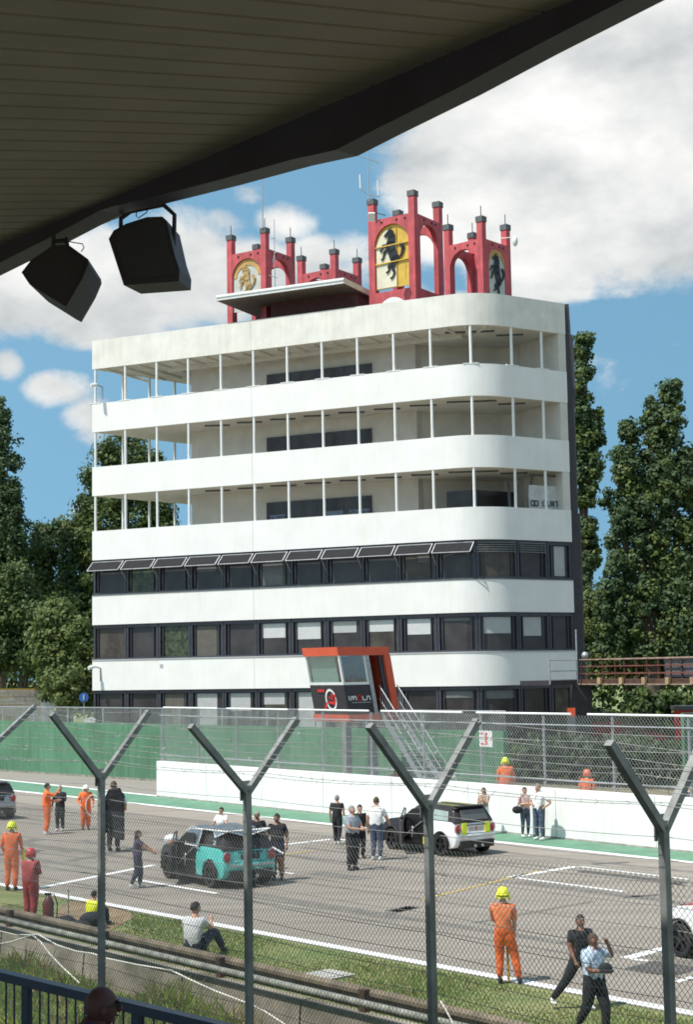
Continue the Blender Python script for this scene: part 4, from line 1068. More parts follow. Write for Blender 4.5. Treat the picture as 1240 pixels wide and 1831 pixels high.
for (px, wpx) in ((620, .26), (666, .28)):
    p = D(px, 1290, BY+(0.3 if px < 640 else 1.3)); mb = MB(); mb.bar((p.x, p.y, 0), (p.x, p.y, zB+.02), wpx, wpx, up=TD); bw(mb, 'column', POSTM, box)
# stairs
st = empty('access_stairs', (bp(0, 2, 0).x, bp(0, 2, 0).y, 0), 0, 'steel stairs with barred handrails leading down from the timing box', 'stairs')
A0 = bp(-.05, 1.45, 0); A0.z = zB+.35; nst = 17; run = 3.4; dz = A0.z/nst; dx = run/nst
Sw = .9
for side in (0, 1):
    b = A0+Sd*(Sw*side); mb = MB(); mb.bar(b, b+TD*run-Vector((0, 0, A0.z-.05)), .05, .18); bw(mb, 'stringer', GALV, st)
    mb = MB(); up = Vector((0, 0, 1.0)); e = b+TD*run-Vector((0, 0, A0.z-.05)); mb.tube([b+up, e+up, e+up*.2], .022, 6); mb.tube([b+up*.5, e+up*.5], .012, 5); bw(mb, 'handrail', GALV, st)
    mb = MB()
    for i in range(24):
        q = b.lerp(e, (i+.5)/24); mb.tube([q, q+up], .008, 4)
    bw(mb, 'handrail_bars', GALV, st)
mb = MB()
for i in range(nst):
    q = A0+TD*(dx*(i+.5))-Vector((0, 0, dz*(i+1)-.03)); mb.box((-.14, 0, -.03), (.14, Sw, 0), M=F(q, TD, Sd))
bw(mb, 'treads', GALV, st)

# sign on the fence, right
def flat_sign(name, lab, cat, c, w_, h_, m, parts=()):
    rt = empty(name, c, 0, lab, cat); M = F(c, wd, Vector((0, 0, 1)), -TN)
    mb = MB(); mb.box((-w_/2, -h_/2, -.015), (w_/2, h_/2, .015), M=M); bw(mb, 'board', m, rt); return rt, M
d = ray(870, 1321); oo = W1+TN*.08; t = oo.dot(TN)/d.dot(TN); c = Vector((d.x*t, d.y*t, CAMH+d.z*t))
sg, Msg = flat_sign('warning_sign', 'white sign with red figure hanging on the pit wall fence', 'sign', c, .62, .52, WALLW)
mb = MB()
for pol in (((-.02, .18), (.07, .18), (.07, .10), (-.02, .10)), ((-.05, .08), (.10, .08), (.06, -.06), (-.02, -.06)), ((-.02, -.06), (.02, -.06), (.0, -.2), (-.05, -.2)), ((.03, -.06), (.06, -.06), (.10, -.18), (.06, -.2)), ((-.24, .18), (-.10, .18), (-.10, .15), (-.24, .15)), ((-.24, -.14), (-.1, -.14), (-.1, -.19), (-.24, -.19))):
    mb.quadf([Msg @ Vector((x, y, .02)) for x, y in pol[::-1]]); mb.quadf([Msg @ Vector((x, y, .021)) for x, y in pol])
bw(mb, 'red_figure', SIGNR, sg)

# ================================================================== FOOTBRIDGE AT RIGHT
br = empty('footbridge', D(1040, 1222, 84), 0, 'rusty brown footbridge with railings leading from the tower to the right', 'footbridge')
def bpt(px, py, Y): return D(px, py, Y)
L0, L1 = bpt(1040, 1222, 84), bpt(1330, 1221, 72)
zd0 = bpt(1040, 1219, 84).z; L0.z = L1.z = zd0
bd_ = (L1-L0).normalized(); bnn = Vector((-bd_.y, bd_.x, 0)); Lb = (L1-L0).length; Mb_ = F(L0, bd_)
mb = MB(); mb.box((-.2, 0, -.12), (Lb, 2.2, .12), M=Mb_); bw(mb, 'deck', RUST, br)
mb = MB(); mb.box((-.2, -.06, -.16), (Lb, -.002, -.10), M=Mb_); bw(mb, 'pale_edge', mat('rusty_pale_edge', (.30, .24, .19), .7, var=.25), br)
HR = D(1045, 1179, 84).z-zd0
for side, y in ((0, 0), (1, 2.15)):
    for j, f in enumerate((.36, .68, .99)):
        mb = MB(); mb.box((-.1, y, HR*f-.03), (Lb, y+.05, HR*f+.03), M=Mb_); bw(mb, 'rail', mat('red_brown_rail', (.16, .05, .035), .7, var=.3) if j < 2 else mat('pale_rust_rail', (.32, .22, .17), .6, var=.3), br)
    x = 0
    while x < Lb:
        mb = MB(); mb.box((x-.04, y+.052, .12), (x+.04, y+.11, HR), M=Mb_); bw(mb, 'rail_post', RUST, br); x += 1.95
x = 1.95
while x < Lb:
    mb = MB(); mb.box((x-.14, -.2, -.1), (x+.14, -.062, .22), M=Mb_); bw(mb, 'bracket_block', mat('ochre_bracket', (.36, .24, .13), .7, var=.2), br); x += 1.95
mb = MB(); mb.box((4.2, 2.35, -.1), (Lb, 2.45, HR*.98), M=Mb_); bw(mb, 'dark_side_panel', CHAR, br)
for (px0, px1) in ((1136, 1164), (1168, 1192)):
    a, b = (px0-1040)/290*Lb, (px1-1040)/290*Lb; mb = MB(); mb.box((a, 2.29, HR*.15), (b, 2.33, HR*.85), M=Mb_); bw(mb, 'grey_panel', mat('dull_grey_panel', (.10, .10, .11), .5, var=.3), br)
cpt = bpt(1043, 1223, 84); mb = MB(); mb.box((cpt.x-.5, cpt.y+.2, 0), (cpt.x+.5, cpt.y+1.2, zd0-.13)); bw(mb, 'pier', CHAR, br)
# landing with grey rails
la = bpt(984, 1222, 82.5); la.z = zd0; ln = empty('landing', la, 0, 'grey railed landing platform joining the footbridge to the tower', 'platform')
Ml = F(la, (L0-la).normalized()); Ll = (L0-la).length-.25
mb = MB(); mb.box((0, 0, -.15), (Ll, 2.2, .1), M=Ml); bw(mb, 'deck', CHAR, ln)
for f in (.1, .5, .98):
    mb = MB(); mb.tube([Ml @ Vector((0, 0, HR*f)), Ml @ Vector((Ll, 0, HR*f))], .03, 6); bw(mb, 'rail', GALV, ln)
for x in (0.02, Ll-.02):
    mb = MB(); mb.tube([Ml @ Vector((x, 0, -.1)), Ml @ Vector((x, 0, HR+(1.6 if x > 1 else .05)))], .045, 6); bw(mb, 'rail_post', GALV, ln)
lp = bpt(1047, 1172, 84); gl = empty('globe_lamp', (lp.x, lp.y, zd0+HR), 0, 'small round grey globe lamp above the start of the footbridge', 'lamp')
mb = MB(); mb.ball((lp.x, lp.y, lp.z), .2, 12, 8); bw(mb, 'globe', GALV, gl); mb = MB(); mb.tube([(lp.x, lp.y, zd0+HR+.03), (lp.x, lp.y, lp.z)], .03, 5); bw(mb, 'stem', GALV, gl)
# dark ground floor entrance, red pieces, booth at far right
def framebox(name, lab, cat, px0, px1, py0, py1, Y, dep, m, inner=None, th=.3):
    a, b = D(px0, py1, Y), D(px1, py0, Y); rt = empty(name, (a.x, a.y, 0), 0, lab, cat)
    mb = MB(); z0 = 0; mb.box((a.x, Y, z0), (a.x+th, Y+dep, b.z)); mb.box((b.x-th, Y, z0), (b.x, Y+dep, b.z)); mb.box((a.x+th, Y, b.z-th), (b.x-th, Y+dep, b.z)); bw(mb, 'frame', m, rt)
    mb = MB(); mb.box((a.x+th, Y+.3, z0), (b.x-th, Y+dep-.1, b.z-th)); bw(mb, 'booth_wall', inner, rt)
    mb = MB(); mb.box((a.x-.15, Y-.2, b.z+.02), (b.x+.15, Y+dep+.2, b.z+.22)); bw(mb, 'flat_roof', CAPG, rt)
    return rt
framebox('red_kiosk', 'bright red framed kiosk at the right edge beyond the fence', 'kiosk', 1226, 1300, 1270, 1310, 80, 2.5, SIGNR, PALEG)
a = D(1058, 1292, 95); rb_ = empty('red_barrier', (a.x, a.y, 0), 0, 'low dark red barrier under the footbridge', 'barrier')
mb = MB(); mb.box((a.x, 95, .2), (a.x+4.6, 95.2, D(1100, 1290, 95).z)); bw(mb, 'board', REDSUIT, rb_)
mb = MB(); [mb.box((a.x+x, 95.21, 0), (a.x+x+.1, 95.3, 1.2)) for x in (.3, 2.2, 4.2)]; bw(mb, 'posts', CAPG, rb_)
a = D(1016, 1266, 83); c_ = empty('red_cabinet', (a.x, a.y, 0), 0, 'small orange red and white cabinet beside the dark pier of the footbridge', 'cabinet')
mb = MB(); mb.box((a.x, 83, 0), (a.x+.4, 83.4, 2.6)); bw(mb, 'lower_body', CAPG, c_); mb = MB(); mb.box((a.x, 83, 2.61), (a.x+.4, 83.4, D(1016, 1266, 83).z)); bw(mb, 'red_front', ORED, c_)
gp = tag((lambda mb: (mb.box((0, 0, 0), (.15, 6, 3.3), M=F(D(1222, 1380, 62)-Vector((0, 0, D(1222, 1380, 62).z)), TD)), mb.build('green_screen', GREENW))[1])(MB()), 'bright green upright screen behind the fence at the right edge', 'screen')
# dark hedge bank behind the fence at right
# lamp post and blue sign at the left
p = D(128, 1275, 118); lmp = empty('lamp_post', (p.x, p.y, 0), 0, 'slim grey pole with several small lamps in front of the trees left of the tower', 'street lamp')
zt_ = D(128, 1122, 118).z; mb = MB(); mb.tube([(p.x, p.y, 0), (p.x, p.y, zt_)], [.13, .09], 8); bw(mb, 'pole', GALV, lmp)
for i, (py, sx) in enumerate(((1133, -1), (1150, 1), (1166, -1), (1180, 1), (1195, -1))):
    z = D(128, py, 118).z; mb = MB(); mb.tube([(p.x, p.y-.02, z), (p.x+sx*.3, p.y-.3, z+.02)], .03, 5); mb.ball((p.x+sx*.38, p.y-.35, z-.02), (.24, .2, .14), 10, 6); bw(mb, 'lamp', WMET, lmp)
p = D(150, 1272, 112); sgb = empty('road_sign', (p.x, p.y, 0), 0, 'small round blue road sign on a thin pole left of the tower', 'road sign')
zt_ = D(150, 1247, 112).z; mb = MB(); mb.tube([(p.x, p.y, 0), (p.x, p.y, zt_+.3)], .04, 6); bw(mb, 'pole', GALV, sgb)
mb = MB(); mb.tube([(p.x, p.y-.06, zt_), (p.x, p.y-.1, zt_)], .34, 16); bw(mb, 'disc', SIGNB, sgb)
mb = MB(); mb.bar((p.x, p.y-.12, zt_-.18), (p.x, p.y-.12, zt_+.18), .06); bw(mb, 'white_arrow', WHITE, sgb)
p = D(162, 1291, 99); mb = MB(); mb.prism([(-.35, 0), (.35, 0), (.35, .45), (.1, .62), (-.35, .5)], 0, .5, M=F((p.x, p.y, p.z-.3), (1, 0, 0), (0, 0, 1), (0, -1, 0)))
mb.box((p.x-.05, p.y-.2, 0), (p.x+.05, p.y-.1, p.z-.3)); tag(mb.build('white_utility_box', WMET), 'small white box on a stand behind the green wall', 'utility box')

# ================================================================== TREES
def spindle_pts(rg, a, b, r):
    t = rg.random(); ax = b-a; L_ = ax.length
    return t
def tree(name, lab, lobes, trunk, mats, seed, n, leaf=.235, group='trees around the tower', clump=.9):
    # lobes: (start, end, radius) world coordinates; trunk: (base, top, radius)
    rg = random.Random(seed); base = trunk[0]
    rt = empty(name, base, 0, lab, 'tree', group)
    tot = sum((b-a).length*r for a, b, r in lobes); mb = MB()
    for (a, b, r) in lobes:
        ax = b-a; Ln = ax.length; d = ax.normalized(); x = d.orthogonal().normalized(); y = d.cross(x)
        k = max(3, int(n*(Ln*r)/tot/70))
        for _ in range(k):
            t = rg.random(); prof = (math.sin(math.pi*min(1, (t*.86+.10)))**.6)
            ang = rg.uniform(0, 6.283); rr = r*prof*(rg.random()**.45)*rg.uniform(.7, 1.3)
            c = a+ax*t+(x*math.cos(ang)+y*math.sin(ang))*rr; cs = clump*rg.uniform(.4, 1.3)*(min(1, .35+r/2.5))
            outw = (c-(a+ax*t)).normalized() if rr > .01 else d
            mi = rg.choices((0, 1), (3, 2))[0]
            for _ in range(70):
                v = Vector((rg.gauss(0, 1), rg.gauss(0, 1), rg.gauss(0, .8))); v = v.normalized()*(rg.random()**.4)*cs
                q = c+v; nn = (v.normalized()*.8+outw*.4+Vector((rg.uniform(-1, 1), rg.uniform(-1, 1), rg.uniform(-.2, 1)))).normalized()
                s = leaf*rg.uniform(.45, 1.45); u_ = nn.orthogonal().normalized(); u_.rotate(Matrix.Rotation(rg.uniform(0, 6.28), 3, nn)); w_ = nn.cross(u_)
                mb.quadf([q-u_*s*.6, q-w_*s*.42, q+u_*s*.6, q+w_*s*.42], mi)
    bw(mb, 'crown', mats, rt)
    tm = MB(); B_, T_, tr = trunk; mid = B_.lerp(T_, .5)+Vector((rg.uniform(-.2, .2), 0, 0))
    tm.tube([B_, B_.lerp(T_, .25), mid, T_], [tr*1.3, tr, tr*.75, tr*.3], 9); 
    for (a, b, r) in lobes:
        k = B_.lerp(T_, rg.uniform(.25, .7)); m_ = k.lerp(b, .4)+Vector((0, 0, .3)); tm.tube([k, m_, a.lerp(b, .9)], [tr*.45, tr*.3, tr*.08], 6)
    bw(tm, 'trunk', BARK, rt)
    return rt
def lobe(px0, py0, px1, py1, wpx, Y): 
    return (D(px0, py0, Y), D(px1, py1, Y), wpx/FPX*Y)
def gb(px, Y): p = D(px, 1230, Y); return Vector((p.x, Y, -.05))
Y = 135
tree('poplar', 'tall dark poplar cut by the left edge of the picture', [lobe(2, 1060, 2, 735, 34, Y), lobe(-22, 1040, -26, 800, 40, Y+2), lobe(14, 1020, 16, 860, 34, Y-1), lobe(-5, 820, 2, 712, 16, Y), lobe(24, 1010, 22, 880, 22, Y-1)],
     (gb(0, Y), D(0, 800, Y), .5), [GLEAF1, GLEAF3], 11, 30450, leaf=.235, clump=.8)
Y = 125
tree('broadleaf_tree', 'dark rounded tree low at the left edge beyond the green wall', [lobe(20, 1190, 30, 1050, 62, Y), lobe(60, 1200, 68, 1080, 38, Y-2), lobe(-30, 1200, -20, 1030, 50, Y), lobe(25, 1120, 30, 1018, 40, Y-1), lobe(85, 1215, 75, 1120, 26, Y-3)],
     (gb(40, Y), D(40, 1110, Y), .5), [GLEAF1, GLEAF2], 12, 34800, leaf=.25, clump=1.1)
Y = 140
tree('broadleaf_tree', 'tall loose mid green tree between the dark poplar and the tower', [lobe(80, 1120, 75, 940, 38, Y), lobe(110, 1100, 112, 935, 34, Y), lobe(140, 1110, 142, 925, 30, Y-1), lobe(62, 1060, 66, 960, 26, Y+1), lobe(160, 1150, 162, 940, 28, Y), lobe(125, 1150, 120, 1040, 50, Y-1)],
     (gb(110, Y), D(110, 1000, Y), .45), [GLEAF4, GLEAF3], 13, 29000, leaf=.26, clump=1.0)
Y = 116
tree('broadleaf_tree', 'lower bright green tree beside the lamp post left of the tower', [lobe(105, 1240, 100, 1075, 34, Y), lobe(140, 1250, 140, 1110, 32, Y-1), lobe(82, 1160, 80, 1085, 24, Y), lobe(158, 1265, 165, 1150, 26, Y), lobe(120, 1262, 110, 1200, 34, Y-2)],
     (gb(118, Y), D(115, 1130, Y), .35), [GLEAF4, GLEAF2], 14, 23200, leaf=.23, clump=.9)
Y = 138
tree('broadleaf_tree', 'big tree seen through the open balconies at the left of the tower', [lobe(190, 1080, 190, 800, 48, Y), lobe(250, 1060, 245, 790, 50, Y), lobe(160, 960, 158, 840, 24, Y), lobe(285, 1040, 278, 815, 26, Y), lobe(215, 840, 220, 770, 40, Y), lobe(170, 1200, 180, 980, 30, Y), lobe(290, 1000, 300, 900, 20, Y)],
     (gb(215, Y), D(215, 900, Y), .5), [GLEAF2, GLEAF1], 15, 37700, leaf=.25, clump=1.0)
Y = 122
tree('poplar', 'narrow poplar rising just right of the tower', [lobe(1035, 760, 1038, 600, 20, Y), lobe(1050, 900, 1055, 740, 20, Y), lobe(1040, 900, 1030, 700, 20, Y), lobe(1066, 800, 1072, 735, 14, Y), lobe(1045, 1100, 1045, 940, 26, Y), lobe(1052, 930, 1064, 1010, 14, Y), lobe(1040, 640, 1052, 600, 16, Y), lobe(1060, 885, 1070, 830, 12, Y)],
     (gb(1046, Y), D(1044, 680, Y), .4), [GLEAF3, GLEAF2], 16, 27550, leaf=.235, clump=.75)
Y = 112
tree('poplar', 'big many-stemmed poplar filling the right side behind the footbridge', [lobe(1150, 1060, 1125, 755, 26, Y), lobe(1175, 1060, 1170, 720, 26, Y), lobe(1205, 1060, 1198, 690, 28, Y), lobe(1225, 1080, 1232, 800, 30, Y), lobe(1110, 960, 1108, 800, 20, Y), lobe(1150, 900, 1100, 880, 14, Y), lobe(1100, 1120, 1098, 960, 22, Y), lobe(1160, 1180, 1160, 980, 60, Y+1), lobe(1215, 1190, 1215, 1000, 50, Y), lobe(1215, 740, 1212, 685, 10, Y), lobe(1090, 1160, 1085, 1040, 24, Y), lobe(1160, 770, 1163, 705, 10, Y), lobe(1085, 905, 1080, 870, 10, Y)],
     (gb(1165, Y), D(1165, 880, Y), .6), [GLEAF3, GLEAF2], 17, 75400, leaf=.235, clump=.8)
Y = 118
tree('broadleaf_tree', 'dense mid green tree under the poplars right of the tower', [lobe(1065, 1200, 1065, 1060, 30, Y), lobe(1100, 1210, 1095, 1100, 34, Y-1), lobe(1140, 1215, 1130, 1090, 34, Y-1), lobe(1190, 1215, 1190, 1100, 44, Y-2), lobe(1235, 1215, 1240, 1120, 40, Y-2)],
     (gb(1130, Y), D(1130, 1130, Y), .4), [GLEAF4, GLEAF3], 18, 34800, leaf=.235, clump=.9)
Y = 108
tree('broadleaf_tree', 'dark tree at the right picture edge behind the big poplar', [lobe(1262, 1150, 1262, 820, 34, Y+6), lobe(1290, 1150, 1290, 780, 44, Y+6), lobe(1250, 900, 1248, 800, 12, Y+6)],
     (gb(1275, Y+6), D(1275, 900, Y+6), .5), [GLEAF1, GLEAF3], 19, 20300, leaf=.25, clump=.9)
Y = 92
tree('ivy_covered_tree', 'ivy hung small tree below the footbridge', [lobe(1150, 1300, 1140, 1235, 26, Y), lobe(1185, 1300, 1190, 1240, 30, Y), lobe(1215, 1300, 1222, 1245, 20, Y), lobe(1130, 1300, 1128, 1250, 10, Y)],
     (gb(1130, Y), D(1145, 1240, Y), .35), [GLEAF1, GLEAF2], 20, 8000, leaf=.22, clump=.6)
def hedge(name, lab, pts, n, h, mats, seed, leaf=.3):
    rg = random.Random(seed); mb = MB()
    for i in range(n):
        t = rg.random()*(len(pts)-1); k = int(t); p = pts[k].lerp(pts[k+1], t-k); x = p.x+rg.uniform(-1.6, 1.6); y = p.y+rg.uniform(-1.6, 1.6)
        hz = h*(.75+.35*noise.noise(Vector((x*.35, y*.35, seed)))); z = hz*rg.random()**.6
        q = Vector((x, y, z)); nn = Vector((rg.uniform(-1, 1), rg.uniform(-1, .4), rg.uniform(-.2, 1))).normalized(); s = leaf*rg.uniform(.6, 1.3)
        u_ = nn.orthogonal().normalized(); w_ = nn.cross(u_); mb.quadf([q-u_*s*.6, q-w_*s*.45, q+u_*s*.6, q+w_*s*.45], rg.choices((0, 1), (3, 2))[0])
    return tag(mb.build(name, mats), kind='stuff')
hedge('far_hedge', '', [Vector((-90, 170, 0)), Vector((-20, 172, 0)), Vector((40, 165, 0)), Vector((110, 160, 0))], 34000, 9, [GLEAF1, GLEAF2], 31, .55)
hedge('hedge_under_bridge', '', [Vector((9.5, 101, 0)), Vector((25, 97, 0)), Vector((45, 92, 0))], 14000, 2.8, [GLEAF1, DRYM], 32, .28)
hedge('dark_undergrowth', '', [Vector((7.5, 74, 0)), Vector((14, 68, 0)), Vector((24, 61, 0))], 16000, 2.6, [GLEAF1, mat('dull_leaf', (.05, .055, .04), .8)], 33, .22)
hedge('low_shrubs', '', [Vector((-40, 126, 0)), Vector((-16, 118, 0))], 5000, 1.6, [GLEAF1, GLEAF2], 34, .28)
# ================================================================== PEOPLE
def skin_mesh(verts, edges, radii, root=0, sub=1):
    me = bpy.data.meshes.new('t'); me.from_pydata(verts, edges, []); o = bpy.data.objects.new('t', me); C.objects.link(o)
    md = o.modifiers.new('s', 'SKIN'); md.use_smooth_shade = True
    sv = me.skin_vertices[0].data
    for i, r in enumerate(radii): sv[i].radius = (r, r) if not isinstance(r, tuple) else r
    sv[root].use_root = True
    s2 = o.modifiers.new('b', 'SUBSURF'); s2.levels = sub; s2.render_levels = sub
    dg = bpy.context.evaluated_depsgraph_get(); r = bpy.data.meshes.new_from_object(o.evaluated_get(dg)); bpy.data.objects.remove(o); return r
BASE = dict(pelvis=(0, 0, .95), spine=(0, 0, 1.12), chest=(0, .0, 1.33), neck=(0, -.005, 1.47), head=(0, .02, 1.605),
            ls=(-.19, 0, 1.395), le=(-.255, -.03, 1.13), lw=(-.265, .05, .88), rs=(.19, 0, 1.395), re=(.255, -.03, 1.13), rw=(.265, .05, .88),
            lh=(-.085, 0, .90), lk=(-.10, .03, .50), la=(-.105, -.03, .09), rh=(.085, 0, .90), rk=(.10, .03, .50), ra=(.105, -.03, .09))
def person(lab, foot, face, H=1.76, pose=None, top=None, bottom=None, shoe=None, skin=None, sleeve=.55, legcut=1.0, hair=None, helmet=None, build=1.0, group=None, parts=(), lift=0, yaw=0, nod=0, glasses=False, ears=None):
    """face: world direction the body faces. Local axes: x right, y forward, z up."""
    skin = skin or SKIN; top = top or CBLACK; bottom = bottom or CBLACK; shoe = shoe or SHOEB
    J = {k: Vector(v) for k, v in BASE.items()}
    for k, v in (pose or {}).items(): J[k] = Vector(v)
    s = H/1.76; build *= 1.34; fd_ = Vector((face[0], face[1], 0)).normalized(); xr = Vector((fd_.y, -fd_.x, 0))
    rz = math.atan2(xr.y, xr.x); rt = empty('person', (foot[0], foot[1], foot[2]+lift), rz, lab, 'person', group)
    def add(vs, es, rs, a, b, r):
        vs.append(tuple(J[b] if isinstance(b, str) else b)); rs.append(r*build if r > .045 else r); es.append((a, len(vs)-1)); return len(vs)-1
    vs = [tuple(J['pelvis'])]; rs = [.125*build]; es = []
    sp = add(vs, es, rs, 0, 'spine', .118); ch = add(vs, es, rs, sp, 'chest', .128)
    nb = add(vs, es, rs, ch, J['neck'].lerp(J['chest'], .35), .085); nk = add(vs, es, rs, nb, 'neck', .056); add(vs, es, rs, nk, J['head']-(J['head']-J['neck'])*.35, .05)
    for q in 'lr':
        a = add(vs, es, rs, ch, q+'s', .066); b = add(vs, es, rs, a, J[q+'s'].lerp(J[q+'e'], .5), .055); c = add(vs, es, rs, b, q+'e', .045)
        d = add(vs, es, rs, c, J[q+'e'].lerp(J[q+'w'], .5), .040); add(vs, es, rs, d, q+'w', .029)
        loose = 1.12 if bottom not in (CJEAN,) else 1.0
        a = add(vs, es, rs, 0, q+'h', .098); b = add(vs, es, rs, a, J[q+'h'].lerp(J[q+'k'], .5), .083*loose); c = add(vs, es, rs, b, q+'k', .062*loose)
        d = add(vs, es, rs, c, J[q+'k'].lerp(J[q+'a'], .45), .056*loose); add(vs, es, rs, d, q+'a', .044*loose)
    me = skin_mesh(vs, es, rs)
    # materials by nearest bone: 0 skin 1 top 2 bottom 3 shoe 4 dark(eye/mouth)
    bones = [('pelvis', 'spine', 'P'), ('spine', 'chest', 'T'), ('chest', 'neck', 'T'), ('neck', 'head', 'N')]
    for q in 'lr': bones += [('chest', q+'s', 'T'), (q+'s', q+'e', 'U'), (q+'e', q+'w', 'F'), ('pelvis', q+'h', 'B'), (q+'h', q+'k', 'H'), (q+'k', q+'a', 'S')]
    for p in me.polygons:
        c = p.center; best = None
        for a, b, t in bones:
            A, B = J[a], J[b]; d = B-A; u = max(0, min(1, (c-A).dot(d)/d.length_squared)); e = (c-(A+d*u)).length/dict(T=1.9, P=1.9, B=1.5, H=1.35, S=1, U=.95, F=.72, N=.95)[t]
            if best is None or e < best[0]: best = (e, t, u)
        t, u = best[1], best[2]; mi = 1
        if t == 'P': mi = 1 if u > .35 else 2
        elif t == 'N': mi = 0
        elif t == 'T' and c.z > J['neck'].z-.015 and abs(c.x-J['neck'].x) < .06: mi = 0
        elif t == 'U': mi = 1 if (sleeve >= .5 or u < sleeve*2) else 0
        elif t == 'F': mi = 1 if sleeve > .5+u*.5 else 0
        elif t in 'BH': mi = 2 if (t == 'B' or u < legcut*2 or legcut >= .5) else 0
        elif t == 'S': mi = 2 if legcut > .5+u*.5 else 0
        p.material_index = mi
    mb = MB(); mb.add_mesh(me)
    # head
    hd = J['head']; HM = Matrix.Rotation(-yaw, 3, 'Z') @ Matrix.Rotation(-nod, 3, 'X')
    def hf(q):
        q = q.copy()
        if q.z < -.1: q.x *= 1-.32*(-q.z)**1.3; q.y = q.y*(1-.18*(-q.z))+.10*(-q.z)
        if q.y > .5 and abs(q.x) < .3: 
            q.y += .05*(1-abs(q.x)/.3)*max(0, 1-abs(q.z+.12)/.3)
        if q.y > .4 and .05 < abs(q.x) < .62 and -.05 < q.z < .22: q.y -= .06
        return q
    M3 = HM.to_4x4(); mb.ball(hd, (.077, .098, .118), 16, 12, 0, fn=hf, M=M3)
    nose = hd+HM @ Vector((0, .105, -.012)); mb.ball(nose, (.014, .022, .024), 8, 6, 0)
    for sx in (-1, 1):
        mb.ball(hd+HM @ Vector((sx*.078, .0, -.01)), (.012, .022, .034), 8, 6, 0)
        mb.ball(hd+HM @ Vector((sx*.031, .085, .016)), (.013, .010, .008), 8, 6, 4)
        mb.ball(hd+HM @ Vector((sx*.032, .088, .036)), (.019, .008, .005), 6, 4, 5)
    mb.ball(hd+HM @ Vector((0, .092, -.052)), (.024, .010, .006), 8, 6, 4)
    # hands
    for q, sx in (('l', -1), ('r', 1)):
        W_ = J[q+'w']; d = (W_-J[q+'e']).normalized(); inn = Vector((-sx, 0, 0)); side = d.cross(inn).normalized()
        if side.y < 0: side = -side
        nrm = d.cross(side).normalized()
        if nrm.dot(inn) < 0: nrm = -nrm
        mb.tube([W_-d*.01, W_+d*.03, W_+d*.085], [.028, .036, .034], 8, 0)
        for j in range(4):
            o_ = side*(.027-.018*j); L_ = (.072, .08, .074, .058)[j]; a = W_+d*.08+o_; b = a+d*L_*.5+nrm*.008; c = b+d*L_*.4+nrm*.026
            mb.tube([a, b, c], [.0095, .009, .007], 6, 0)
        a = W_+d*.03+side*.03; mb.tube([a, a+side*.028+d*.022, a+side*.034+d*.05+nrm*.012], [.012, .011, .008], 6, 0)
    # shoes
    for q in 'lr':
        A = J[q+'a']; kd = (J[q+'k']-A).normalized(); fwd = Vector((0, 1, 0)); 
        if kd.y > .75: fwd = (Vector((0, 0, -1))*.8+Vector((0, .5, 0))).normalized()
        Mt = F((0, 0, 0), (1, 0, 0), fwd, Vector((1, 0, 0)).cross(fwd)).to_3x3().to_4x4()
        mb.ball(A+Mt.to_3x3() @ Vector((0, .065, -.048)), (.046, .135, .046), 12, 8, 3, M=Mt)
        mb.ball(A+Mt.to_3x3() @ Vector((0, .0, -.02)), (.044, .06, .05), 10, 6, 3, M=Mt)
    for i in range(len(mb.v)): mb.v[i] = tuple(Vector(mb.v[i])*s)
    body = mb.build('body', [skin, top, bottom, shoe, BLACK, hair or HAIRD], rt)
    def local(mbx, name, m):
        for i in range(len(mbx.v)): mbx.v[i] = tuple(Vector(mbx.v[i])*s)
        return mbx.build(name, m, rt)
    if hair:
        hb = MB(); big = 'long' in parts
        def keep(q):
            if big: return q.z > .35 or q.y < -.05
            return (q.z > .42) or (q.y < -.0 and q.z > -.25) or (q.y < .25 and q.z > .2)
        def hfn(q): q = q.copy()*(1+.05*math.sin(q.x*9+q.z*7)); return q
        hb.ball(hd+HM @ Vector((0, -.006, .012)), (.087, .108, .122), 18, 14, 0, fn=hfn, M=M3, keep=keep)
        if big: hb.ball(hd+HM @ Vector((0, -.07, -.12)), (.085, .05, .15), 12, 8, 0)
        local(hb, 'hair', hair)
    if helmet:
        hb = MB(); hb.ball(hd+HM @ Vector((0, -.005, .03)), (.118, .142, .135), 18, 12, 0, M=M3, keep=lambda q: q.z > -.12 and not (q.y > .35 and q.z < .12))
        hb.tube([hd+HM @ Vector((math.cos(a)*.122, math.sin(a)*.15+.005, .02)) for a in [i*math.pi/8 for i in range(17)]], .011, 5, 0, cap=False)
        h_ = local(hb, 'helmet', helmet)
        eb = MB()
        for sx in (-1, 1): eb.ball(hd+HM @ Vector((sx*.115, 0, -.03)), (.028, .045, .055), 10, 8, 0)
        eb.bar(hd+HM @ Vector((-.1, -.11, -.03)), hd+HM @ Vector((.1, -.11, -.03)), .03); eb2 = local(eb, 'ear_defenders', ears or helmet)
    if glasses:
        gb_ = MB()
        for sx in (-1, 1): gb_.box((sx*.034-.026, .098, .002), (sx*.034+.026, .108, .034), M=Matrix.Translation(hd) @ M3); gb_.bar(hd+HM @ Vector((sx*.064, .098, .02)), hd+HM @ Vector((sx*.082, .0, .012)), .006)
        gb_.bar(hd+HM @ Vector((-.01, .105, .022)), hd+HM @ Vector((.01, .105, .022)), .006); local(gb_, 'sunglasses', BLACK)
    rt['_s'] = s
    return rt, (lambda v: Vector((foot[0], foot[1], foot[2]+lift))+(Matrix.Rotation(rz, 3, 'Z') @ (Vector(v)*s)))
TOCAM = Vector((0, -1, 0)); AWAY = Vector((0, 1, 0)); LEFT = Vector((-1, 0, 0)); RIGHT = Vector((1, 0, 0))
folded = dict(le=(-.24, .06, 1.14), lw=(-.02, .24, 1.12), re=(.24, .06, 1.14), rw=(.04, .22, 1.17))
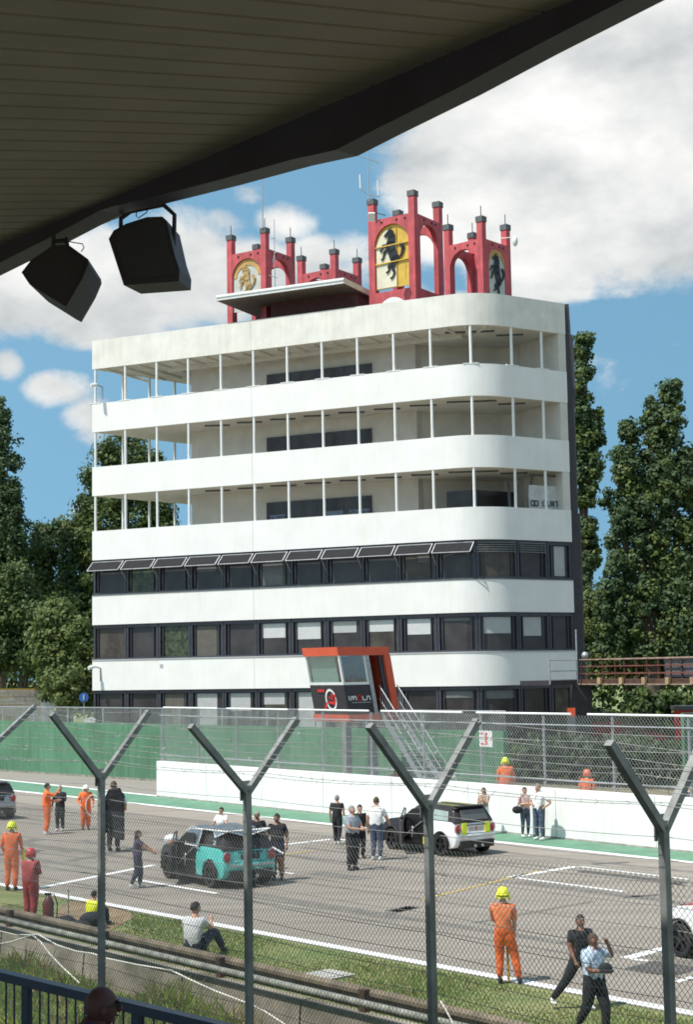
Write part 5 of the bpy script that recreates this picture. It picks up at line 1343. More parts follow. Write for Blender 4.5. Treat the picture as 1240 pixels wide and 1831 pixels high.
def hgt(px, ytop, yfoot, z=0):                                # real height of a standing figure from its pixels
    f = G(px, yfoot, z); lo, hi = .8, 3
    for _ in range(30):
        m_ = (lo+hi)/2
        if PJ((f.x, f.y, z+m_))[1] > ytop: lo = m_
        else: hi = m_
    return lo
def stand(lab, px, ytop, yfoot, face, z=0, **k):
    H = hgt(px, ytop, yfoot, z); H /= 1.02
    if k.get('helmet'): H /= 1.02
    return person(lab, G(px, yfoot, z), face, H=H, **k)
# far left group on the track
g_ = 'marshals and officials on the far side of the track'
stand('marshal in orange overalls pointing, leftmost of the trio by the far line', 83, 1397, 1492, Vector((.8, .3, 0)), top=ORANGE, bottom=ORANGE, sleeve=1, hair=HAIRD, shoe=SHOEW, pose=dict(re=(.22, .22, 1.30), rw=(.16, .36, 1.48), le=(-.22, .1, 1.15), lw=(-.15, .3, 1.1)))
stand('man in dark suit with white shoes between two orange marshals', 107, 1401, 1486, Vector((-.2, -1, 0)), top=CBLACK, bottom=CBLACK, sleeve=.95, hair=HAIRG, shoe=SHOEW, pose=dict(le=(-.25, .1, 1.15), lw=(-.15, .32, 1.2), re=(.3, -.02, 1.12), rw=(.3, .1, .9)))
r_, f_ = stand('marshal in orange overalls and white helmet holding a coiled pale hose', 153, 1400, 1484, Vector((.35, -1, 0)), top=ORANGE, bottom=ORANGE, sleeve=1, helmet=HWHITE, shoe=SHOEB, build=1.18, pose=dict(le=(-.3, .06, 1.15), lw=(-.26, .2, .98), re=(.3, .02, 1.15), rw=(.24, .2, 1.0)))
mb = MB(); c0_ = f_((-.24, .26, .95)); mb.tube([c0_+Vector((.24*math.cos(a), 0, .36*math.sin(a))) for a in [i*math.pi/10 for i in range(21)]], .022, 6); tag(mb.build('coiled_hose', ROPE), 'pale coiled hose hanging from the arm of the white-helmeted marshal', 'hose')
r_, f_ = stand('person in blue shirt carrying a tall black cover next to the leftmost fence post', 203, 1392, 1522, Vector((.2, 1, 0)), top=CLBLUE, bottom=CBLACK, hair=HAIRB, pose=dict(le=(-.26, .15, 1.2), lw=(-.2, .32, 1.05), re=(.26, .15, 1.2), rw=(.2, .32, 1.05)))
# the cover hangs over the back
fo = G(203, 1522); Mx = F((fo.x, fo.y, 0), (1, 0, 0)); mb = MB()
hs = hgt(203, 1400, 1522)
pol = [(-.22, .62), (.08, .42), (.36, .34), (.36, 1.5), (.24, hs-.12), (.08, hs-.13), (-.10, hs-.16), (-.18, hs-.35)]
mb.prism(pol, -.12, .12, M=F((fo.x, fo.y-.32, 0), (1, 0, 0), (0, 0, 1), (0, -1, 0)))
mb.prism([(-.33, .25), (-.22, .25), (-.12, .8), (-.3, 1.9), (-.36, 1.8)], -.05, .05, M=F((fo.x, fo.y-.50, 0), (1, 0, 0), (0, 0, 1), (0, -1, 0)))
o = mb.build('black_cover', CBLACK); tag(o, 'tall folded black cover held upright beside the leftmost fence post', 'cover'); bv = o.modifiers.new('b', 'BEVEL'); bv.width = .07; bv.segments = 3
# near left marshals
r_, f_ = stand('marshal in orange overalls and yellow helmet at the near line, far left', 20, 1463, 1592, Vector((.1, 1, 0)), top=ORANGE, bottom=ORANGE, sleeve=1, helmet=FLUO, pose=dict(lw=(-.2, .12, .9), re=(.25, .02, 1.13), rw=(.22, .2, .95)))
mb = MB(); a = f_((.24, .24, .95)); mb.tube([a+Vector((0, 0, .1)), Vector((a.x, a.y, .02))], .018, 6); p = mb; o = p.build('flag_pole', YEL); tag(o, 'rolled yellow flag held down by the marshal at the far left', 'flag')
mb = MB(); mb.tube([Vector((a.x, a.y, .35)), Vector((a.x, a.y, .85)), Vector((a.x, a.y, .95))], [.02, .05, .03], 7); fl_ = bw(mb, 'rolled_cloth', FLUO, o); fl_.data.transform(Matrix.Identity(4))
stand('man in faded red overalls and red helmet with folded arms at the near verge', 54, 1511, 1646, Vector((.45, .9, 0)), top=REDSUIT, bottom=REDSUIT, sleeve=1, helmet=HRED, build=1.12, pose=folded, shoe=SHOEB)
# fire extinguishers
fx = G(86, 1650); fe = empty('fire_extinguisher', fx, 0, 'dark red fire extinguisher standing on the grass by the red overalls', 'fire extinguisher')
mb = MB(); mb.tube([fx, fx+Vector((0, 0, .42)), fx+Vector((0, 0, .52)), fx+Vector((0, 0, .56))], [.12, .12, .07, .04], 14); bw(mb, 'cylinder', mat('dull_red_metal', (.13, .03, .03), .4), fe)
mb = MB(); mb.tube([fx+Vector((.0, 0, .58)), fx+Vector((.12, 0, .6)), fx+Vector((.19, 0, .4)), fx+Vector((.18, 0, .06))], .013, 6); bw(mb, 'hose', BLACK, fe)
mb = MB(); mb.box((fx.x-.08, fx.y-.02, .57), (fx.x+.06, fx.y+.02, .62)); bw(mb, 'handle', BLACK, fe)
# crouching photographer in white and fluorescent yellow, bags
sit = dict(pelvis=(0, -.1, .22), spine=(0, -.08, .40), chest=(0, -.02, .60), neck=(0, .02, .74), head=(0, .06, .89), ls=(-.175, 0, .68), rs=(.175, 0, .68), le=(-.24, .16, .45), re=(.24, .16, .45), lw=(-.1, .38, .5), rw=(.1, .38, .5),
           lh=(-.09, -.08, .2), rh=(.09, -.08, .2), lk=(-.2, .36, .48), rk=(.2, .36, .48), la=(-.18, .48, .09), ra=(.18, .48, .09))
person('person in fluorescent yellow vest sitting on the grass behind the leftmost fence post', G(166, 1656), Vector((.5, 1, 0)), H=1.25, pose=sit, top=FLUO, bottom=CBLACK, sleeve=.3, hair=HAIRD)
bg_ = G(146, 1662); mb = MB()
for (x, y, w_, h_) in ((-.35, 0, .5, .28), (.2, .1, .55, .34), (-.05, -.25, .6, .22)):
    mb.ball((bg_.x+x, bg_.y+y, h_*.5), (w_*.5, .2, h_*.52), 12, 8)
o = mb.build('black_bag', CBLACK); tag(o, 'black kit bags lying beside the person in the fluorescent vest', 'bag')
mb = MB(); p = G(184, 1668); pc = G(122, 1655); mb.tube([pc, pc+Vector((0, 0, .75))], .012, 5); tag(mb.build('marker_stick', POSTM), 'thin upright stick in the grass left of the black bags', 'stick')
# seated man in white t-shirt on the verge
sit2 = {k: v for k, v in sit.items()}
sit2.update(le=(-.26, .10, .46), lw=(-.22, .30, .30), re=(.28, .14, .52), rw=(.18, .36, .66), lk=(-.16, .42, .40), rk=(.22, .40, .44), la=(-.2, .74, .08), ra=(.26, .70, .08))
person('man in grey-white t-shirt sitting on the grass verge seen from behind', G(348, 1712), Vector((.35, .95, 0)), H=1.72, pose=sit2, top=mat('light_grey_cloth', (.55, .56, .57), .85, var=.08, vscale=7, bump=.6, bscale=11), bottom=CNAVY, sleeve=.3, hair=HAIRD, yaw=.5)
# woman at the teal car
stand('woman in dark purple clothes reaching towards the front of the turquoise car', 246, 1481, 1588, Vector((1, .15, 0)), top=CPURP, bottom=CNAVY, sleeve=.3, hair=HAIRD, shoe=SHOEW, parts=('long',), pose=dict(le=(-.18, .24, 1.25), lw=(-.12, .46, 1.12), re=(.18, .22, 1.22), rw=(.12, .46, 1.08), lk=(-.08, .10, .5), la=(-.07, .06, .09), rk=(.08, -.02, .5), ra=(.08, -.20, .12)))
stand('man in white t-shirt standing behind the turquoise car with an arm on its roof', 397, 1440, 1533, Vector((-.5, -.9, 0)), top=CWHITE, bottom=CNAVY, sleeve=.3, hair=HAIRD, pose=dict(le=(-.3, .18, 1.22), lw=(-.48, .3, 1.12), re=(.28, .1, 1.15), rw=(.3, .3, 1.1)))
stand('man in black clothes partly hidden by the second fence post, behind the turquoise car', 461, 1447, 1556, Vector((-.1, -1, 0)), top=CBLACK, bottom=CBLACK, sleeve=.3, hair=HAIRG, skin=SKIND, build=1.12, pose=dict(le=(-.28, .02, 1.13), lw=(-.24, .14, .9)))
r_, f_ = stand('man in black t-shirt and shorts holding a white tube behind the turquoise car', 497, 1450, 1574, Vector((-.25, -1, 0)), top=CBLACK, bottom=CNAVY, sleeve=.3, legcut=.42, hair=HAIRD, skin=SKIND, build=1.08, pose=dict(re=(.26, .05, 1.13), rw=(.24, .22, .96), le=(-.27, -.02, 1.13), lw=(-.28, .08, .88)))
mb = MB(); a = f_((.22, .26, .93)); mb.tube([a+Vector((-.05, 0, .06)), a+Vector((.42, -.1, -.2))], .03, 8); tag(mb.build('white_tube', WMET), 'short white tube held by the man in black shorts', 'tube')
# group left of the white car
gb2 = 'team members left of the white car'
stand('man in black polo shirt walking away, leftmost of the group by the white car', 604, 1418, 1510, Vector((.3, .95, 0)), top=CBLACK, bottom=CBLACK, sleeve=.32, hair=HAIRG, shoe=SHOEW, pose=dict(lk=(-.1, .1, .5), la=(-.1, .1, .09), rk=(.1, -.02, .5), ra=(.1, -.2, .12)))
stand('person in grey shirt reading a sheet, nearest of the group by the white car', 631, 1436, 1556, Vector((.7, -.7, 0)), top=CGREY, bottom=CBLACK, sleeve=.35, hair=HAIRG, build=1.08, pose=dict(le=(-.23, .14, 1.14), lw=(-.10, .38, 1.12), re=(.23, .14, 1.14), rw=(.06, .38, 1.12)), nod=-.3)
stand('dark clothed person mostly hidden behind the grey shirted one by the white car', 645, 1435, 1535, Vector((.4, -.9, 0)), top=CBLACK, bottom=CBLACK, sleeve=.35, hair=HAIRD)
stand('man in white t-shirt and jeans with his back turned beside the white car', 675, 1421, 1538, Vector((.35, .9, 0)), top=CWHITE, bottom=CJEAN, sleeve=.35, hair=HAIRB, shoe=SHOEW, build=1.14, pose=dict(re=(.28, .1, 1.13), rw=(.26, .3, 1.0)))
stand('woman in patterned top and white trousers standing right of the white car', 868, 1405, 1492, Vector((-.5, -.8, 0)), top=CTAN, bottom=CWHITE, sleeve=.3, hair=HAIRB, shoe=SHOEW, build=.88, parts=('long',), pose=dict(le=(-.2, .15, 1.15), lw=(-.05, .2, 1.36), re=(.2, .12, 1.15), rw=(.05, .24, 1.25)))
stand('woman in pale patterned top and jeans holding a phone by the pit wall', 941, 1404, 1497, Vector((.3, -1, 0)), top=CPINK, bottom=CJEAN, sleeve=.4, hair=HAIRB, shoe=SHOEW, build=.95, pose=folded)
r_, f_ = stand('man in white t-shirt and jeans with a hand on his hip by the pit wall', 966, 1398, 1502, Vector((-.6, -.6, 0)), top=CWHITE, bottom=CJEAN, sleeve=.35, hair=HAIRG, shoe=SHOEW, build=1.1, pose=dict(le=(-.42, -.08, 1.16), lw=(-.2, .02, 1.0), re=(.24, .1, 1.14), rw=(.06, .24, 1.1), la=(-.16, 0, .09), lk=(-.13, .03, .5)))
p = G(938, 1497); mb = MB(); q = p+Vector((-.20, -.15, .85)); mb.ball(q, (.16, .07, .12), 10, 8); mb.tube([q+Vector((0, 0, .1)), q+Vector((.12, .02, .38)), q+Vector((.22, .05, .46))], .01, 5); tag(mb.build('handbag', CBLACK), 'small dark handbag at the hip of the woman by the pit wall', 'handbag')
# marshals behind the pit wall
def behind(lab, px, ytop, Y, **k):
    t_ = D(px, ytop, Y); H = t_.z/1.04
    return person(lab, Vector((t_.x, Y, 0)), k.pop('face', AWAY), H=min(H, 1.95), lift=max(0, H-1.95), **k)
behind('marshal in orange with yellow helmet behind the pit wall, seen from the back', 904, 1350, 57.5, top=ORANGE, bottom=ORANGE, sleeve=1, helmet=FLUO, build=1.15)
behind('marshal in orange with orange helmet low behind the pit wall near the pier', 1050, 1372, 53, top=ORANGE, bottom=ORANGE, sleeve=1, helmet=mat('orange_helmet_shell', (.85, .16, .08), .5), face=Vector((.4, .9, 0)))
behind('person in dark red clothes crouching behind the pit wall under the stairs', 706, 1372, 63.5, top=REDSUIT, bottom=CBLACK, sleeve=.9, hair=HAIRD, skin=SKIND)
behind('person in dark blue clothes behind the pit wall at the right edge', 1233, 1392, 46.5, top=CNAVY, bottom=CBLACK, sleeve=.9, hair=HAIRD)
# marshal with the yellow pole, near right
r_, f_ = stand('marshal in orange overalls and yellow helmet leaning on a yellow pole at the near line', 904, 1579, 1758, Vector((.25, 1, 0)), top=mat('faded_orange_overalls', (.74, .20, .07), .8, var=.12, vscale=7, bump=.7, bscale=11), bottom=ORANGE, sleeve=.48, helmet=FLUO, shoe=SHOEB, build=.95,
               pose=dict(le=(-.22, .16, 1.13), lw=(-.06, .30, 1.0), re=(.21, .0, 1.12), rw=(.17, .20, .90), la=(-.09, -.03, .09), lk=(-.09, .03, .5), ra=(.27, .0, .09), rk=(.19, .05, .5)))
a = f_((.14, .16, .98)); b_ = G(911, 1757); pl_ = empty('flag', b_, 0, 'rolled flag on a yellow pole held by the marshal at the near line', 'flag')
mb = MB(); mb.tube([b_+Vector((0, 0, .02)), Vector((b_.x-.02, b_.y-.0, .95))], .022, 8); bw(mb, 'pole', YEL, pl_)
mb = MB(); mb.tube([Vector((b_.x-.03, b_.y-.02, .60)), Vector((b_.x-.05, b_.y-.02, .78)), Vector((b_.x-.02, b_.y-.02, 1.02))], [.02, .09, .03], 8); bw(mb, 'rolled_cloth', FLUO, pl_)
# two men walking, right
stand('tall man in black t-shirt walking left past the near line', 1043, 1629, 1803, Vector((.25, -1, 0)), top=CBLACK, bottom=CBLACK, sleeve=.32, hair=HAIRD, skin=SKIND, shoe=SHOEW, build=1.02,
      pose=dict(le=(-.26, -.05, 1.13), lw=(-.29, .06, .88), re=(.24, .05, 1.12), rw=(.2, .2, .92), rk=(.30, -.08, .50), ra=(.52, -.22, .16), lk=(-.12, .12, .52), la=(-.12, .1, .09)))
r_, f_ = stand('man in light blue shirt raising one hand and holding a black hat', 1066, 1662, 1850, Vector((.55, -.8, 0)), top=CLBLUE, bottom=CBLACK, sleeve=.4, hair=HAIRB, skin=SKIND, build=1.05,
      pose=dict(le=(-.42, .06, 1.30), lw=(-.22, .14, 1.56), re=(.23, .12, 1.13), rw=(.02, .30, 1.12), lk=(-.10, .18, .5), la=(-.1, .16, .09), rk=(.12, -.05, .5), ra=(.14, -.28, .16)))
c = f_((.02, .33, 1.18)); mb = MB(); mb.ball(c, (.10, .08, .08), 12, 8, keep=lambda q: q.z > -.2); mb.box((c.x-.1, c.y-.2, c.z-.02), (c.x+.08, c.y-.08, c.z)); tag(mb.build('held_hat', CBLACK), 'black hat held against the chest of the man in the light blue shirt', 'hat')
# commentary box occupants
sp2 = bp(.55, .75, .12); person('seated man in light blue shirt behind the corner window of the timing box', sp2, Vector((-.6, -.8, 0)), H=1.75, lift=.28, pose=dict(sit, le=(-.24, .14, .45), re=(.24, .14, .45)), top=CLBLUE, bottom=CBLACK, sleeve=.35, hair=HAIRG, skin=SKIND)
sp3 = bp(1.2, 1.35, .12); person('person in dark clothes standing inside the timing box', sp3, Vector((-.6, -.8, 0)), H=1.8, top=CBLACK, bottom=CBLACK, sleeve=.9, hair=HAIRD, skin=SKIND)
# spectator in the foreground shade
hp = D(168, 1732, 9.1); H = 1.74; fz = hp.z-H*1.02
person('bald man in sunglasses and dark shirt in the shade of the stand, bottom left', Vector((hp.x, hp.y, fz)), Vector((.95, .30, 0)), H=H, top=CNAVY, bottom=CBLACK, sleeve=.4, skin=mat('shaded_ruddy_skin', (.085, .03, .027), .6), glasses=True, build=1.2, pose=dict(head=(0, .04, 1.575)))  # ruddy skin, with the stand's shade darkened into its colour

# ================================================================== CARS
def eval_mesh(o):
    dg = bpy.context.evaluated_depsgraph_get(); r = bpy.data.meshes.new_from_object(o.evaluated_get(dg)); bpy.data.objects.remove(o); return r
def arch(cx, cz, r, a0, a1, n=12): return [(cx+r*math.cos(a0+(a1-a0)*i/n), cz+r*math.sin(a0+(a1-a0)*i/n)) for i in range(n+1)]
def sculpt(poly, hw, shape, bev, seg=3, cuts=6):
    bm = bmesh.new(); vs = [bm.verts.new((x, -hw, z)) for x, z in poly]; f = bm.faces.new(vs)
    r = bmesh.ops.extrude_face_region(bm, geom=[f]); bmesh.ops.translate(bm, verts=[v for v in r['geom'] if isinstance(v, bmesh.types.BMVert)], vec=(0, 2*hw, 0))
    bmesh.ops.recalc_face_normals(bm, faces=bm.faces)
    es = [e for e in bm.edges if len(e.link_faces) == 2 and e.calc_face_angle(0) > R(35)]
    bmesh.ops.bevel(bm, geom=es, offset=bev, segments=seg, affect='EDGES', profile=.6, clamp_overlap=True)
    for i in range(1, cuts):
        y = -hw+2*hw*i/cuts; bmesh.ops.bisect_plane(bm, geom=bm.verts[:]+bm.edges[:]+bm.faces[:], plane_co=(0, y, 0), plane_no=(0, 1, 0))
    for zc_ in (.45, .62, .8, 1.1, 1.25):
        bmesh.ops.bisect_plane(bm, geom=bm.verts[:]+bm.edges[:]+bm.faces[:], plane_co=(0, 0, zc_), plane_no=(0, 0, 1))
    for xc_ in (-.44, .66): bmesh.ops.bisect_plane(bm, geom=bm.verts[:]+bm.edges[:]+bm.faces[:], plane_co=(xc_, 0, 0), plane_no=(1, 0, 0))
    for v in bm.verts: v.co = shape(v.co.copy())
    me = bpy.data.meshes.new('c'); bm.to_mesh(me); bm.free()
    for p in me.polygons: p.use_smooth = True
    return me
def bodyshape(q):
    x, y, z = q; e = abs(x)/1.9
    y2 = y*(1-.10*e**4)*(1-.07*max(0, z-.62)/.4)*(1-.03*max(0, .5-z)/.3)
    x2 = x*(1-.055*(abs(y)/.86)**2.2*(e**2)); return Vector((x2, y2, z))
def houseshape(q):
    x, y, z = q; t = max(0, (z-.95)/.47); y2 = y*(1-.20*t)*(1-.07*max(0, (x-.3))/.9)
    x2 = x-(.10 if x > 0 else -.05)*(abs(y)/.75)**2*.8*(1-t*.3) ; return Vector((x2, y2, z-.025*(abs(y)/.75)**2*t))
LOW = [(-1.80, .26), (-1.90, .36), (-1.93, .50), (-1.90, .64), (-1.85, .68), (-1.83, .90), (-1.76, 1.00), (.62, 1.0), (.95, .985), (1.40, .93), (1.72, .84), (1.88, .70), (1.94, .50), (1.90, .30), (1.78, .22)]+arch(1.24, .32, .36, -.28, math.pi+.28)+[(.85, .20), (-.82, .20)]+arch(-1.20, .32, .37, -.3, math.pi+.3)
TOPP = [(-1.82, .96), (-1.72, 1.16), (-1.60, 1.36), (-1.45, 1.405), (-.6, 1.43), (.0, 1.415), (.32, 1.36), (.62, 1.14), (.86, .96)]
ROOF = [(-1.66, 1.385), (-1.60, 1.425), (-.6, 1.455), (.0, 1.44), (.30, 1.385), (.26, 1.37), (.0, 1.405), (-.6, 1.42), (-1.55, 1.385)]
def hatchback(lab, P, hd_, paint, roofm, accents, door_open=True, cover=False, yellow=False, glassm=None, hz=0):
    hx = Vector((math.cos(hd_), math.sin(hd_), 0)); M = F(P, hx) @ Matrix.Scale(CS, 4); rt = empty('parked_car', P, hd_, lab, 'car'); rt.scale = (CS, CS, CS)
    def B(mb, name, m, parent=None): return mb.build(name, m, parent or rt)
    paint_m = paint
    me = sculpt(LOW, .855, bodyshape, .045); me.materials.append(paint_m); me.materials.append(mat('black_front_wrap', (.02, .02, .022), .4))
    if door_open:
        for p in me.polygons:
            if p.center.x > .66 or (p.center.x > -.44 and abs(p.center.y) > .5): p.material_index = 1
    body = bpy.data.objects.new('body', me); C.objects.link(body); body.parent = rt
    me = sculpt(TOPP, .755, houseshape, .03, 2); me.materials.append(glassm or DGLASS); gh = bpy.data.objects.new('cabin_glass', me); C.objects.link(gh); gh.parent = rt
    me = sculpt([(x, z) for x, z in ROOF], .745, houseshape, .01, 1); me.materials.append(roofm); rf_ = bpy.data.objects.new('roof', me); C.objects.link(rf_); rf_.parent = rt
    # lower sill and diffuser
    mb = MB(); mb.box((-.84, -.87, .17), (.86, .87, .26)); mb.prism([(-1.93, .24), (-1.5, .18), (-1.5, .42), (-1.955, .46)], -.62, .62, M=Matrix(((1, 0, 0, 0), (0, 0, 1, 0), (0, 1, 0, 0), (0, 0, 0, 1)))); B(mb, 'sill_and_diffuser', BLACK)
    mb = MB(); mb.box((-1.5, -.78, .2), (1.5, .78, .6)); B(mb, 'underbody', BLACK)
    # wheels
    for (x, y) in ((-1.2, .80), (1.24, .80), (-1.2, -.80), (1.24, -.80)):
        s_ = 1 if y > 0 else -1; mb = MB(); prof = [(.21, .30), (.29, .315), (.31, .30), (.31, .12), (.29, .10), (.21, .10)]
        n = 26
        for i in range(n):
            a0, a1 = 2*math.pi*i/n, 2*math.pi*(i+1)/n
            for (r0, w0), (r1, w1) in zip(prof, prof[1:]):
                mb.quadf([(x+r0*math.cos(a0), y+s_*(w0-.25), .31+r0*math.sin(a0)), (x+r0*math.cos(a1), y+s_*(w0-.25), .31+r0*math.sin(a1)), (x+r1*math.cos(a1), y+s_*(w1-.25), .31+r1*math.sin(a1)), (x+r1*math.cos(a0), y+s_*(w1-.25), .31+r1*math.sin(a0))], smooth=True)
        wh = B(mb, 'wheel', RUBBER)
        mb = MB(); mb.tube([(x, y-s_*.12, .31), (x, y+s_*.0, .31)], .205, 20)
        for i in range(5):
            a = 2*math.pi*i/5+.3; c_, sn = math.cos(a), math.sin(a); mb.bar((x+.03*c_, y+s_*.03, .31+.03*sn), (x+.2*c_, y+s_*.045, .31+.2*sn), .05, .02, up=(0, 1, 0))
        mb.tube([(x, y+s_*.0, .31), (x, y+s_*.05, .31)], .05, 10)
        B(mb, 'rim', accents.get('rim', RIM), wh)
        mb = MB(); rr = .385; pts = [(x+rr*math.cos(a), s_*.856*(1-.10*(abs(x)/1.9)**4), .32+rr*math.sin(a)) for a in [-.25+i*(math.pi+.5)/14 for i in range(15)]]; mb.tube(pts, .022, 5); B(mb, 'arch_trim', BLACK)
    # rear: lamps, plate, tailgate seam, bumper
    for sy in (1, -1):
        mb = MB(); mb.ball((-1.80, sy*.66, .80), (.065, .10, .135), 12, 8); tl = B(mb, 'tail_light', mat('tail_light_red', (.34, .015, .02), .2, spec=.8))
        mb = MB(); mb.tube([(-1.835, sy*.66+.105*math.cos(a), .80+.14*math.sin(a)) for a in [i*math.pi/8 for i in range(17)]], .010, 5); B(mb, 'chrome_ring', GALV, tl)
        mb = MB(); mb.ball((1.80, sy*.60, .74), (.07, .12, .11), 12, 8); B(mb, 'headlight', GALV)
        mb = MB(); mb.tube([(-1.93, sy*.14, .30), (-1.99, sy*.14, .30)], .045, 12); B(mb, 'exhaust', GALV)
        mb = MB(); mb.ball((.52, sy*.93, 1.02), (.08, .09, .07), 10, 8); mb.bar((.55, sy*.80, .97), (.53, sy*.9, 1.0), .03); B(mb, 'mirror', accents.get('mirror', BLACK))
    mb = MB(); mb.box((-1.872, -.27, .72), (-1.855, .27, .86)); B(mb, 'number_plate', accents.get('plate', CHAR))
    mb = MB(); mb.bar((-1.87, -.36, .90), (-1.87, .36, .90), .03); B(mb, 'tailgate_handle', BLACK)
    mb = MB(); mb.tube([(-1.835, -.5, .98), (-1.868, -.5, .66), (-1.868, .5, .66), (-1.835, .5, .98)], .006, 4); B(mb, 'tailgate_seam', BLACK)
    mb = MB(); mb.box((-1.955, -.66, .555), (-1.90, .66, .60)); B(mb, 'bumper_strip', accents.get('strip', GALV))
    mb = MB(); mb.box((-1.72, -.5, 1.425), (-1.45, .5, 1.45)); B(mb, 'rear_spoiler', roofm)
    # side windows (left and right) as panes with thin pillars
    for sy in (1, -1):
        for (poly) in ([(-1.48, 1.03), (-1.40, 1.31), (-.72, 1.345), (-.72, 1.03)], [(-.64, 1.03), (-.64, 1.345), (.02, 1.33), (.42, 1.08), (.44, 1.03)]):
            mb = MB(); q = []
            for x, z in poly:
                v = houseshape(Vector((x, sy*.755, z))); q.append((v.x, v.y+sy*.006, v.z))
            mb.quadf(q if sy < 0 else q[::-1]); mb.quadf([(a, b-sy*.003, c) for a, b, c in (q[::-1] if sy < 0 else q)]); B(mb, 'side_window', accents.get('glass', DGLASS))
    if 'rearglass' in accents:
        mb = MB(); q = [Vector((-1.80, -.52, 1.04)), Vector((-1.80, .52, 1.04)), Vector((-1.655, .46, 1.33)), Vector((-1.655, -.46, 1.33))]; mb.quadf([p+Vector((-.012, 0, 0)) for p in q][::-1]); B(mb, 'rear_window', accents['rearglass'])
    if door_open:
        # dark opening with roll cage, and the door swung out
        mb = MB(); mb.prism([(-.38, .30), (.62, .30), (.72, .62), (.60, 1.03), (.12, 1.31), (-.40, 1.33)], 0, .012, M=Matrix(((1, 0, 0, 0), (0, 0, 1, .838), (0, 1, 0, 0), (0, 0, 0, 1)))); dop = B(mb, 'door_opening', BLACK)
        mb = MB(); mb.tube([(-.35, .868, .95), (.55, .868, .45)], .02, 6); mb.tube([(.15, .87, .45), (.1, .87, .78), (.22, .87, .72)], .016, 6); B(mb, 'roll_cage', GALV, dop)
        a = R(33); hg = Vector((.70, .86, 0)); dv = Vector((-math.cos(a), math.sin(a), 0)); Md = F(hg, dv)
        mb = MB(); mb.prism([(0, .28), (1.02, .30), (1.08, .62), (1.02, .98), (0, .98)], 0, .07, M=Md @ Matrix(((1, 0, 0, 0), (0, 0, -1, 0), (0, 1, 0, 0), (0, 0, 0, 1)))); dr = B(mb, 'door', CHAR)
        mb = MB(); mb.tube([Md @ Vector((.02, 0, 1.0)), Md @ Vector((.45, .08, 1.33)), Md @ Vector((1.0, .08, 1.35)), Md @ Vector((1.05, 0, .98))], .022, 6); B(mb, 'window_frame', BLACK, dr)
    return rt, M, B
CS = .94
def wheelpos(px, py, hd_, wx, wy):
    g = G(px, py); v = Matrix.Rotation(hd_, 3, 'Z') @ Vector((wx, wy, 0))*CS; return Vector((g.x-v.x, g.y-v.y, .012))
TEAL = mat('turquoise_car_paint', (.085, .48, .43), .28, var=.03, spec=.6, coat=.6)
WCAR = mat('white_car_paint', (.76, .76, .75), .28, var=.02, spec=.6, coat=.6)
SILV = mat('silver_car_paint', (.33, .34, .36), .3, .5, var=.04, coat=.6)
HDG = math.radians(123)
t_car, Mt, Bt = hatchback('turquoise hatchback with its door open and silver sun sheets over the roof', wheelpos(374, 1588, HDG, -1.2, .86), HDG, TEAL, BLACK, dict(), True)
FOIL = mat('silver_foil_sheet', (.30, .36, .42), .25, .75, var=.25, vscale=9, bump=.8, bscale=22)
fs = empty('sun_cover', wheelpos(374, 1588, HDG, -1.2, .86)+Vector((0, 0, 1.44)), 0, 'silver foil sun sheets with white edges draped over the turquoise car roof', 'car cover')
def onh(x, y, z, off=.02):
    v = houseshape(Vector((x, y, z))); return Mt @ Vector((v.x, v.y, v.z))
ws = wheelpos(374, 1588, HDG, -1.2, .86)
def mt(x, y, z): return Mt @ Vector((x, y, z))
mb = MB(); N_ = 14
grid = [[mt(-1.72+2.25*i/N_, -.68+1.36*j/8, 1.475+.03*math.sin(i*1.3+j*.8)-.05*(abs(j-4)/4)**3-.06*max(0, i-11)) for j in range(9)] for i in range(N_+1)]
for i in range(N_):
    for j in range(8): mb.quadf([grid[i][j], grid[i+1][j], grid[i+1][j+1], grid[i][j+1]], smooth=True); mb.quadf([p-Vector((0, 0, .006)) for p in (grid[i][j+1], grid[i+1][j+1], grid[i+1][j], grid[i][j])], smooth=True)
o = bw(mb, 'roof_sheet', FOIL, fs)
def flap(pts, name, edge=True):
    q = [mt(*p) for p in pts]; mb = MB(); n = (q[1]-q[0]).cross(q[2]-q[0]).normalized()*.006; mb.quadf(q); mb.quadf([p-n for p in q[::-1]]); f_ = bw(mb, name, FOIL, fs)
    mb = MB(); mb.tube(q+[q[0]], .018, 5); bw(mb, 'white_edge', WMET, f_)
flap([(-.62, .735, 1.43), (.10, .74, 1.40), (.12, .86, 1.00), (-.58, .86, 1.00)], 'side_flap')
flap([(-1.76, .62, 1.44), (-1.2, .70, 1.46), (-1.35, .76, 1.28)], 'rear_flap'); flap([(-1.76, -.6, 1.44), (-1.76, .60, 1.44), (-1.84, .1, 1.30)], 'tail_flap')
mb = MB(); mb.tube([mt(-1.74, -.66, 1.45), mt(-1.74, .66, 1.45), mt(-1.0, .70, 1.44), mt(.1, .69, 1.44), mt(.50, .64, 1.30)], .02, 6); bw(mb, 'white_hem', WMET, fs)
# white lettering patches on the quarter window
text_part('side_lettering', '- -----', .12, Matrix.Translation((-.55, .862, .965)) @ Matrix.Rotation(math.pi, 4, 'Z') @ Matrix.Rotation(math.pi/2, 4, 'X'), WHITE, t_car, ext=.003)
text_part('window_number', '35', .16, Matrix.Translation((-1.30, .747, 1.13)) @ Matrix.Rotation(math.pi, 4, 'Z') @ Matrix.Rotation(math.pi/2, 4, 'X'), WHITE, t_car, ext=.003)
